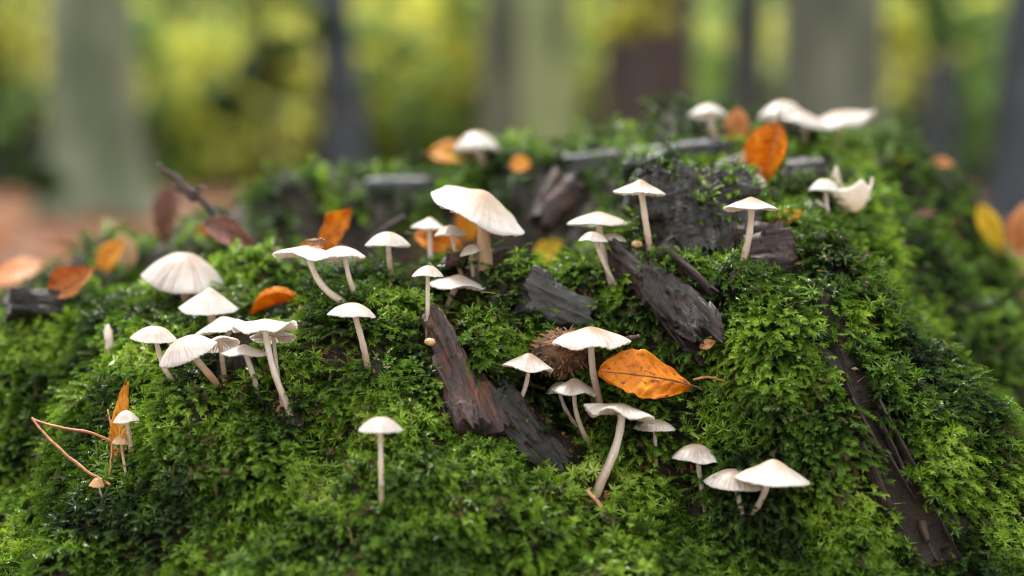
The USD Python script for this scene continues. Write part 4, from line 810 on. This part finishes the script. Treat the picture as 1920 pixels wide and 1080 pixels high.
twig('small pale straw below the stout curved stem', [(1100, 920, .728), (1115, 935, .722), (1130, 953, .715)], (2.5, 3, 1.5), 'twig_red', cat='straw', name='straw')
twig('thin dry stalk lying right of the large orange beech leaf', [(1300, 712, .772), (1330, 708, .773), (1358, 716, .773)], (2, 2.4, 1.4), 'twig_red', cat='straw', name='straw')

# ---------------------------------------------------------------- insect on the flat cap
def fly():
    dd = None
    p = stage.GetPrimAtPath('/World/mushroom_009/cap')
    b = np.array(UsdGeom.Xformable(p.GetParent()).GetLocalTransformation().ExtractTranslation())
    V = np.array(UsdGeom.Mesh(p).GetPointsAttr().Get()) + b
    c0 = at(592, 456, float((b - CAM) @ FWD)); px = scale_at(c0) * 1.2
    near = V[np.argsort(np.abs(V[:, 0] - c0[0]) + np.abs(V[:, 1] - c0[1]))[:40]]
    top = near[:, 2].max()
    o = np.array([c0[0], c0[1], top]); t = thing('insect', 'small brown fly-like insect with long legs standing on a flat white mushroom cap', 'insect', o)
    def ell(c, s, tilt=0):
        m = trimesh.creation.icosphere(3, 1.0); v = m.vertices * np.array(s)
        ct, st = math.cos(tilt), math.sin(tilt); v = np.stack([v[:, 0] * ct - v[:, 2] * st, v[:, 1], v[:, 0] * st + v[:, 2] * ct], 1)
        return v * px + np.array(c) * px, m.faces
    obj('body', join([ell((-2, 0, 8.0), (9.5, 2.6, 2.4), .08), ell((8, 0, 9.6), (4.2, 3.2, 3.4), 0), ell((13, 0, 8.8), (2.3, 2.4, 2.3))]), 'fly_body', t, smooth=True)
    for s in (-1, 1):
        for x0, x1, x2 in ((10, 14, 15.5), (7, 7, 9), (4, -2, -6)):
            q = np.array([(x0, s * 2, 8), ((x0 + x1) / 2, s * 6, 10.5), (x1, s * 9, 5), (x2, s * 10.5, .2)]) * px
            obj('leg', tube(bez(q, 9), .55 * px, 5), 'fly_leg', t, smooth=True)
        q = np.array([(8, s * 1.5, 12), (-4, s * 5, 12.2), (-17, s * 4.5, 8.6), (-15, s * 1.0, 8.9), (-4, s * .6, 12.4)]) * px
        q2 = q + np.array([0, 0, .25 * px])
        obj('wing', (np.vstack([q, q2]), np.array([(0, 1, 2), (0, 2, 3), (0, 3, 4), (5, 7, 6), (5, 8, 7), (5, 9, 8)])), 'fly_wing', t)
        obj('antenna', tube(bez(np.array([(14.5, s * 1, 9.5), (17, s * 2, 11), (19, s * 2.6, 9.5)]) * px, 6), .3 * px, 4), 'fly_leg', t)
fly()

# crumbs of rotten wood and bud scales lying in the moss and on bare soil
def crumbs():
    r = np.random.default_rng(9); parts = []
    for poly, n in [(BARE_AND_SHADE[0], 60), (BARE_AND_SHADE[1], 70), (BARE_AND_SHADE[2], 40), (BARE_AND_SHADE[3], 40), (BARE_AND_SHADE[4], 30), (BARE_AND_SHADE[5], 40), (BARE_AND_SHADE[9], 45)]:
        poly = np.array(poly); lo, hi = poly.min(0) - 8, poly.max(0) + 8
        for _ in range(n):
            o = hit(r.uniform(lo[0], hi[0]), r.uniform(lo[1], hi[1]), .0015); s = scale_at(o) * r.uniform(2, 7)
            m = trimesh.creation.icosphere(1, 1.0); v = m.vertices * (1 + .5 * (r.random((len(m.vertices), 1)) - .5)) * np.array([1.6, .7, .5]) * s
            R3 = trimesh.transformations.random_rotation_matrix(r.random(3))[:3, :3]
            parts.append((v @ R3.T + o, m.faces))
    m = obj('wood_crumbs', join(parts), 'crumb', None); tag(m, 'brown crumbs of rotten wood scattered on the bare patches', 'wood crumbs', None, 'stuff')
crumbs()
def debris():
    r = np.random.default_rng(19); parts = []
    for _ in range(420):
        px_, py_ = r.uniform(0, 1900), r.uniform(500, 1060); o = hit(px_, py_, r.uniform(.006, .013)); s = scale_at(o)
        R3 = trimesh.transformations.random_rotation_matrix(r.random(3))[:3, :3]
        if r.random() < .45:
            l = r.uniform(8, 26) * s; q = np.array([[-l, 0, 0], [0, r.normal() * l * .15, 0], [l, 0, 0]]) @ R3.T + o; v, f = tube(bez(q, 5), r.uniform(.5, .9) * s, 4)
        else:
            l = r.uniform(3, 8) * s; v = (np.array([[-l, 0, 0], [0, l * .5, l * .2], [l, 0, 0], [0, -l * .5, .1 * l], [0, 0, -.08 * l]])) @ R3.T + o; f = np.array([(0, 1, 2), (0, 2, 3), (0, 4, 1), (1, 4, 2), (2, 4, 3), (3, 4, 0)])
        parts.append((v, f))
    m = obj('moss_litter', join(parts), 'litter_tan', None); tag(m, 'fine tan needles and leaf flecks caught in the moss', 'litter', None, 'stuff')
plain('litter_tan', (.30, .17, .08), .6, var=.6, scale=40)
debris()
def tuft(label, c, d=None):
    o = hit(*c, lift=.010) if d is None else at(c[0], c[1], d); px = scale_at(o); r = np.random.default_rng(int(c[0]))
    t = thing('bud_scale', label, 'bud scale', o, 'bud scales on the stump'); m = trimesh.creation.icosphere(3, 1.0)
    v = m.vertices * (1 + .5 * (meshkit.fbm(m.vertices * 4, 3, 4) - .5)[:, None]) * np.array([10, 6.5, 7]) * px
    obj('scale', (v, m.faces), 'crumb_pale', t, smooth=True)
plain('crumb_pale', (.50, .30, .16), .8, var=.4, scale=200)
tuft('small fuzzy tan bud scale on the upper end of the reddish splinter', (806, 641), .772)
tuft('small brown gall on the moss at the foot of the slender mushroom by the block', (1194, 458), .825)

# ---------------------------------------------------------------- moss grows round everything that stands or lies on the stump
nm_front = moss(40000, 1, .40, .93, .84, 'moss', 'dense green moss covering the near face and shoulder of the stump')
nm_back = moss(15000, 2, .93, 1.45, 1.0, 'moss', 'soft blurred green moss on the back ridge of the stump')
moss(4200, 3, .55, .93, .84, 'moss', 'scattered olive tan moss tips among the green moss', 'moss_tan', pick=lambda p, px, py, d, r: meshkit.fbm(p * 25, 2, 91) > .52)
print('moss', nm_front, nm_back)

# ---------------------------------------------------------------- forest floor and the wood behind
GROUND = 'forest_floor'
gxs = np.concatenate([np.linspace(-120, -14, 28), np.linspace(-13, 13, 80), np.linspace(14, 120, 28)])
gys = np.concatenate([np.linspace(-30, -4, 10), np.linspace(-3, 22, 80), np.linspace(24, 220, 40)])
GXX, GYY = np.meshgrid(gxs, gys)
GZZ = (meshkit.fbm(np.stack([GXX * .35, GYY * .35, GXX * 0], -1), 3, 4) - .5) * .22 - .03 + (meshkit.fbm(np.stack([GXX * 2.2, GYY * 2.2, GXX * 0], -1), 2, 6) - .5) * .05
GZZ = GZZ - .05 * np.exp(-((GXX / 1.2) ** 2 + (GYY / 1.2) ** 2))
g = obj('ground', (np.stack([GXX, GYY, GZZ], -1).reshape(-1, 3), quads(*GXX.shape)), 'forest_floor', None, smooth=True)
tag(g, 'brown leaf-covered forest floor', None, None, 'structure')
from scipy.interpolate import RegularGridInterpolator
gzf = RegularGridInterpolator((gys, gxs), GZZ)
def gz(x, y): return gzf(np.stack([np.asarray(y, float), np.asarray(x, float)], -1))

def bark(name, dark, mid, light, scale=9):
    noisy(name, scale, [(.28, dark), (.5, mid), (.72, light)], rough=.85, bump=.6, bdist=.01, bscale=45, stretch=(1, 1, .35))
bark('bark_green', (.035, .050, .024), (.12, .14, .080), (.25, .24, .18), 3.5)
bark('bark_pale', (.08, .11, .045), (.19, .22, .09), (.30, .33, .16), 4)
bark('bark_brown', (.008, .004, .003), (.024, .012, .009), (.05, .027, .02))
bark('bark_grey', (.014, .015, .015), (.036, .039, .036), (.07, .074, .068))
bark('bark_blue', (.014, .017, .022), (.034, .040, .050), (.07, .078, .092))
bark('bark_olive', (.035, .042, .026), (.085, .092, .062), (.15, .155, .11), 4)
FOL = {'leaf_yellow_hazed': [(.25, (.46, .46, .07)), (.5, (.66, .66, .20)), (.75, (.80, .78, .36))],  # yellow and lime have pale haze and backlit brightness mixed into the colour
       'leaf_lime_hazed': [(.25, (.17, .29, .08)), (.5, (.32, .48, .19)), (.75, (.52, .63, .32))],
       'leaf_green': [(.25, (.025, .055, .015)), (.5, (.07, .13, .03)), (.75, (.17, .26, .07))]}
for k, v in FOL.items():
    leafy(k, v, .6, trans=(1.15, 1.15, 1.0), tfac=.6, rough=.5, spec=.3, vary=.4)

def leaf_cloud(r, centers, sizes, n, ls):
    """n leaf-sized faces spread through ellipsoids: slightly bent diamonds of two triangles each."""
    k = r.choice(len(centers), n, p=(sizes ** 2) / (sizes ** 2).sum())
    v = r.normal(size=(n, 3)); v /= np.linalg.norm(v, axis=1, keepdims=True)
    p = centers[k] + v * (r.random((n, 1)) ** .45) * sizes[k][:, None] * np.array([1, 1, .62])
    a = r.normal(size=(n, 3)); a[:, 2] *= .5; a /= np.linalg.norm(a, axis=1, keepdims=True)
    nn = r.normal(size=(n, 3)) * .7 + np.array([0, 0, 1.0]); b = np.cross(nn, a); b /= np.linalg.norm(b, axis=1, keepdims=True)
    s = ls * r.uniform(.7, 1.3, (n, 1))
    V = np.stack([p - a * s, p + b * s * .55 , p + a * s, p - b * s * .55], 1).reshape(-1, 3)
    i = np.arange(n) * 4
    return V, np.vstack([np.stack([i, i + 1, i + 2], 1), np.stack([i, i + 2, i + 3], 1)])

def tree(label, px, d, wpx, barkm, h=13.0, lean=0.0, crownm='leaf_lime_hazed', seed=0, flare=1.5, name='beech_tree', nleaf=500, moss_foot=False, group=None):
    q = at(px, 250, d); x, y = q[0], q[1]; z = float(gz([x], [y])[0]) - .05
    r = np.random.default_rng(seed); R = wpx * d / FPX / 2
    t = thing(name, label, 'tree', (x, y, z), group or 'tree trunks in the wood behind')
    zs = np.concatenate([[0, .12, .3, .6, 1.0, 1.6], np.linspace(2.4, h, 10)]); n = len(zs)
    bx = lean * zs + .04 * np.sin(zs * .9 + seed) * zs / h; by = .05 * np.sin(zs * .6 + seed * 2)
    rad = R * (1 + (flare - 1) * np.exp(-zs / .22)) * (1 - .72 * zs / h)
    sides = 28; a = np.arange(sides) / sides * 2 * np.pi; V = []
    ph = r.random(3) * 6.28
    for i in range(n):
        but = 1 + (.20 * np.cos(5 * a + ph[0]) + .10 * np.cos(3 * a + ph[1])) * np.exp(-zs[i] / .35) + .03 * np.cos(2 * a + ph[2] + zs[i])
        V.append(np.stack([bx[i] + rad[i] * but * np.cos(a), by[i] + rad[i] * but * np.sin(a), np.full(sides, zs[i])], 1))
    V = np.vstack(V); obj('trunk', (V, quads(n, sides, True)), barkm, t, smooth=True)
    C, S = [], []
    for i in range(7):
        z0 = h * (.48 + .07 * i); k = int(np.argmin(np.abs(zs - z0))); az = i * 2.4 + r.random(); l = h * r.uniform(.14, .24)
        p0 = np.array([bx[k], by[k], zs[k]]); p1 = p0 + l * np.array([math.cos(az) * .8, math.sin(az) * .8, .55]); p2 = p1 + l * np.array([math.cos(az + .4) * .6, math.sin(az + .4) * .6, .35])
        obj('limb', tube(bez([p0, p1, p2], 8), np.linspace(rad[k] * .45, rad[k] * .08, 8), 8, .05, i), barkm, t, smooth=True)
        C += [p1, p2, (p1 + p2) / 2]; S += [l * .45, l * .55, l * .5]
    if nleaf:
        obj('crown', leaf_cloud(r, np.array(C), np.array(S), nleaf, .11), crownm, t, kind='stuff')
    return t
tree('broad grey-green mossy tree trunk at the left with a flared foot', 172, 8.6, 165, 'bark_green', seed=1, flare=1.7, crownm='leaf_lime_hazed')
tree('leaning blue-grey trunk left of centre', 668, 9.0, 76, 'bark_blue', lean=-.10, seed=2, h=11, crownm='leaf_yellow_hazed')
tree('thin dark trunk between the broad left tree and the leaning trunk', 336, 15.5, 30, 'bark_brown', seed=3, h=11, lean=.01, crownm='leaf_green')
tree('pale olive-green trunk just right of centre', 1030, 9.5, 108, 'bark_pale', seed=4, crownm='leaf_lime_hazed')
tree('olive grey trunk close left of the pale olive-green trunk', 938, 11.5, 84, 'bark_olive', seed=5, crownm='leaf_lime_hazed')
tree('dark reddish brown trunk right of centre', 1215, 7.2, 182, 'bark_brown', seed=6, crownm='leaf_yellow_hazed', h=12)
tree('dark grey slender trunk right of the reddish brown trunk', 1398, 11, 74, 'bark_grey', seed=7, crownm='leaf_lime_hazed')
tree('very broad grey-olive trunk at the right', 1552, 8.2, 205, 'bark_olive', seed=8, h=15)
tree('slim dark blue-grey trunk right of the broad grey-olive trunk', 1757, 12, 66, 'bark_blue', seed=9, h=11, crownm='leaf_lime_hazed')
tree('dark blue-grey trunk leaning at the right edge', 1905, 8.5, 96, 'bark_blue', lean=.05, seed=10, crownm='leaf_lime_hazed')
tree('slight brownish trunk at the left edge', -30, 13, 60, 'bark_grey', seed=11, h=11)

def sapling(label, px, d, py, spread, colour, n=900, seed=0, name='beech_sapling', ls=.045):
    """Young understorey beech: a slim stem, a few side shoots, leaf sprays where its crown shows."""
    q = at(px, 250, d); x, y = q[0], q[1]; z = float(gz([x], [y])[0]) - .03; r = np.random.default_rng(seed)
    zc = at(px, py, d)[2] - z; sp = spread * d / FPX
    t = thing(name, label, 'sapling', (x, y, z), 'young understorey trees behind the stump'); H = max(1.6, zc + sp * .9)
    pts = np.stack([.05 * np.sin(np.linspace(0, 3, 12) + seed), .04 * np.cos(np.linspace(0, 2, 12)), np.linspace(0, H, 12)], 1)
    obj('trunk', tube(pts, np.linspace(.018, .004, 12), 7, .05, seed), 'bark_grey', t, smooth=True)
    C = np.array([0, 0, zc]) + r.normal(size=(9, 3)) * sp * np.array([.42, .42, .42]); S = sp * r.uniform(.22, .45, 9)
    C[:, 2] = np.maximum(C[:, 2], .25)
    for i in range(5):
        k = int(np.clip((C[i, 2] - .2) / H * 11, 1, 10)); obj('limb', tube(bez([pts[k], C[i]], 5), np.linspace(.006, .002, 5), 5), 'bark_grey', t, smooth=True)
    obj('crown', leaf_cloud(r, C, S, n, ls), colour, t, kind='stuff')
SAP = [('yellow sapling glowing left of the leaning trunk', 488, 9.5, 130, 70, 'leaf_yellow_hazed', 420), ('yellow sapling beside the left of the leaning trunk', 580, 11.5, 150, 60, 'leaf_yellow_hazed', 480), ('yellow-green sapling at the upper left edge', 55, 11, 60, 90, 'leaf_yellow_hazed', 500),
       ('dark green bush between thin trunk and leaning trunk', 520, 8.5, 40, 110, 'leaf_green', 1300), ('dark green bush low beside the thin dark trunk', 430, 11, 190, 90, 'leaf_green', 900), ('lime sapling between the broad left tree and the thin trunk', 285, 12, 90, 60, 'leaf_lime_hazed', 700),
       ('lime sapling low by the foot of the broad left tree', 290, 12.5, 210, 50, 'leaf_lime_hazed', 500), ('lime bush at the left edge beside the broad tree', 40, 11.5, 190, 80, 'leaf_lime_hazed', 800),
       ('lime yellow sapling right of the leaning trunk', 760, 11, 90, 100, 'leaf_lime_hazed', 1200), ('yellow sapling at the top, left of the olive trunk', 850, 13, 40, 90, 'leaf_yellow_hazed', 700), ('yellow-green bush low between leaning and olive trunks', 770, 13, 210, 90, 'leaf_lime_hazed', 900),
       ('yellow sapling hanging before the top of the reddish brown trunk', 1215, 6.4, 12, 90, 'leaf_yellow_hazed', 380), ('lime sapling between the pale and the reddish brown trunks', 1105, 12, 90, 60, 'leaf_lime_hazed', 700), ('pale yellow sapling between reddish brown and dark grey trunks', 1338, 12, 120, 60, 'leaf_lime_hazed', 700),
       ('bright lime sapling right of the very broad trunk', 1690, 10.5, 60, 80, 'leaf_yellow_hazed', 600), ('yellow low sapling right of the very broad trunk', 1715, 12.5, 170, 60, 'leaf_yellow_hazed', 420), ('green leafy sapling before the top of the slim blue-grey trunk', 1770, 9.0, 30, 100, 'leaf_lime_hazed', 900), ('green low growth by the left foot of the broad tree', 75, 7.8, 345, 60, 'leaf_green', 700), ('olive bush low between the blue-grey trunks', 1820, 12.5, 170, 70, 'leaf_lime_hazed', 600)]
for i, (lb, px, d, py, sp, col, n) in enumerate(SAP):
    sapling(lb, px, d, py, sp, col, int(n * .8), seed=100 + i)

# the far wood: trunks and leaf sprays that read as one mass behind the near trees, plus an unseen ring
def far_wood():
    r = np.random.default_rng(55); pi = UsdGeom.PointInstancer.Define(stage, path_for('distant_woods'))
    protos = []
    for j, col in enumerate(('leaf_yellow_hazed', 'leaf_lime_hazed', 'leaf_lime_hazed', 'leaf_green', 'leaf_green')):
        C = r.normal(size=(8, 3)) * np.array([.7, .7, .5]); S = r.uniform(.35, .7, 8)
        m = mesh_(stage, f'{pi.GetPath()}/leaf_spray_{j:03d}', leaf_cloud(r, C, S, 420, .075), '/World/Looks/' + col); protos.append(m.GetPath())
    for j, bk in enumerate(('bark_grey', 'bark_olive')):
        zs = np.linspace(0, 9, 8); m = mesh_(stage, f'{pi.GetPath()}/trunk_{j:03d}', tube(np.stack([.05 * np.sin(zs), .05 * np.cos(zs), zs], 1), np.linspace(.2, .1, 8), 10, .05, j), '/World/Looks/' + bk, smooth=True); protos.append(m.GetPath())
    pos, idx, sc, ori = [], [], [], []
    for i in range(2150):
        if i < 900: y = r.uniform(17, 40); x = r.uniform(-.52, .52) * (y + .8) * 1.05; zt = .5 + (y + .8) * .125 + 1.2
        elif i < 1550: y = r.uniform(13, 26); x = r.uniform(-.5, .5) * (y + .8); zt = 1.6
        else:      # unseen wood at the sides and behind the viewer, darkening the stump front
            az = r.uniform(.55, 2 * math.pi - .55); d_ = r.uniform(9, 22); x, y = d_ * math.sin(az), d_ * math.cos(az); zt = r.uniform(4, 12)
        z = r.uniform(.15, 1) ** .9 * zt
        cn = meshkit.fbm(np.array([[x * .75, y * .25, z * .8]]), 3, 12)[0]
        low = z < .5 + (y + .8) * .02
        if cn > .60: k = 0
        elif cn > .47: k = int(r.integers(1, 3))
        else: k = int(r.integers(3, 5))
        if low and r.random() < .35: k = 3
        pos.append((x, y, z)); idx.append(k); sc.append(r.uniform(.7, 1.3)); a = r.random() * 3.14; ori.append((math.cos(a), 0, 0, math.sin(a)))
    for i in range(120):
        y = r.uniform(15, 42); x = r.uniform(-.5, .5) * (y + .8); pos.append((x, y, float(gz([x], [y])[0]) - .1)); idx.append(int(r.integers(5, 7))); sc.append(r.uniform(.6, 1.2)); ori.append((1, 0, 0, 0))
    pi.CreatePrototypesRel().SetTargets(protos)
    pi.CreateProtoIndicesAttr(Vt.IntArray(idx)); pi.CreatePositionsAttr(Vt.Vec3fArray([Gf.Vec3f(*map(float, p)) for p in pos]))
    pi.CreateOrientationsAttr([Gf.Quath(*map(float, o)) for o in ori]); pi.CreateScalesAttr(Vt.Vec3fArray([Gf.Vec3f(s) for s in sc]))
    tag(pi.GetPrim(), 'far mass of yellow and green autumn beech foliage behind the trunks, with unseen wood round the viewer that darkens the stump front', 'woods', None, 'stuff')
far_wood()

# dead leaves on the floor
def litter():
    r = np.random.default_rng(66); pi = UsdGeom.PointInstancer.Define(stage, path_for('fallen_leaves'))
    protos = []
    for j, col in enumerate(('blade_brown', 'blade_rust', 'blade_peach', 'blade_pale')):
        s = np.array([-1, -.5, 0, .5, 1]); w = np.array([0.05, .8, 1, .75, .02]) * .55
        rows = np.stack([np.stack([s, w * e, .12 * abs(e) + .25 * s ** 2 * (j % 2)], 1) for e in (-1, 0, 1)], 1).reshape(-1, 3) * .034
        m = mesh_(stage, f'{pi.GetPath()}/dead_leaf_{j:03d}', (rows, quads(5, 3)), '/World/Looks/' + col, smooth=True); protos.append(m.GetPath())
    n = 9000; y = 1.2 + 17 * r.random(n) ** 1.3; x = r.uniform(-.5, .5, n) * (y + 1.2); z = gz(x, y) + .012
    q = r.normal(size=(n, 4)) * np.array([1, .25, .25, 1]); q /= np.linalg.norm(q, axis=1, keepdims=True)
    pi.CreatePrototypesRel().SetTargets(protos); pi.CreateProtoIndicesAttr(Vt.IntArray.FromNumpy(r.choice(4, n, p=[.3, .35, .25, .1]).astype(np.int32)))
    pi.CreatePositionsAttr(Vt.Vec3fArray.FromNumpy(np.stack([x, y, z], 1).astype(np.float32)))
    pi.CreateOrientationsAttr([Gf.Quath(*map(float, o)) for o in q]); pi.CreateScalesAttr(Vt.Vec3fArray.FromNumpy(np.repeat(r.uniform(.8, 1.4, (n, 1)), 3, 1).astype(np.float32)))
    tag(pi.GetPrim(), 'brown and orange dead leaves strewn over the forest floor', 'fallen leaves', None, 'stuff')
litter()
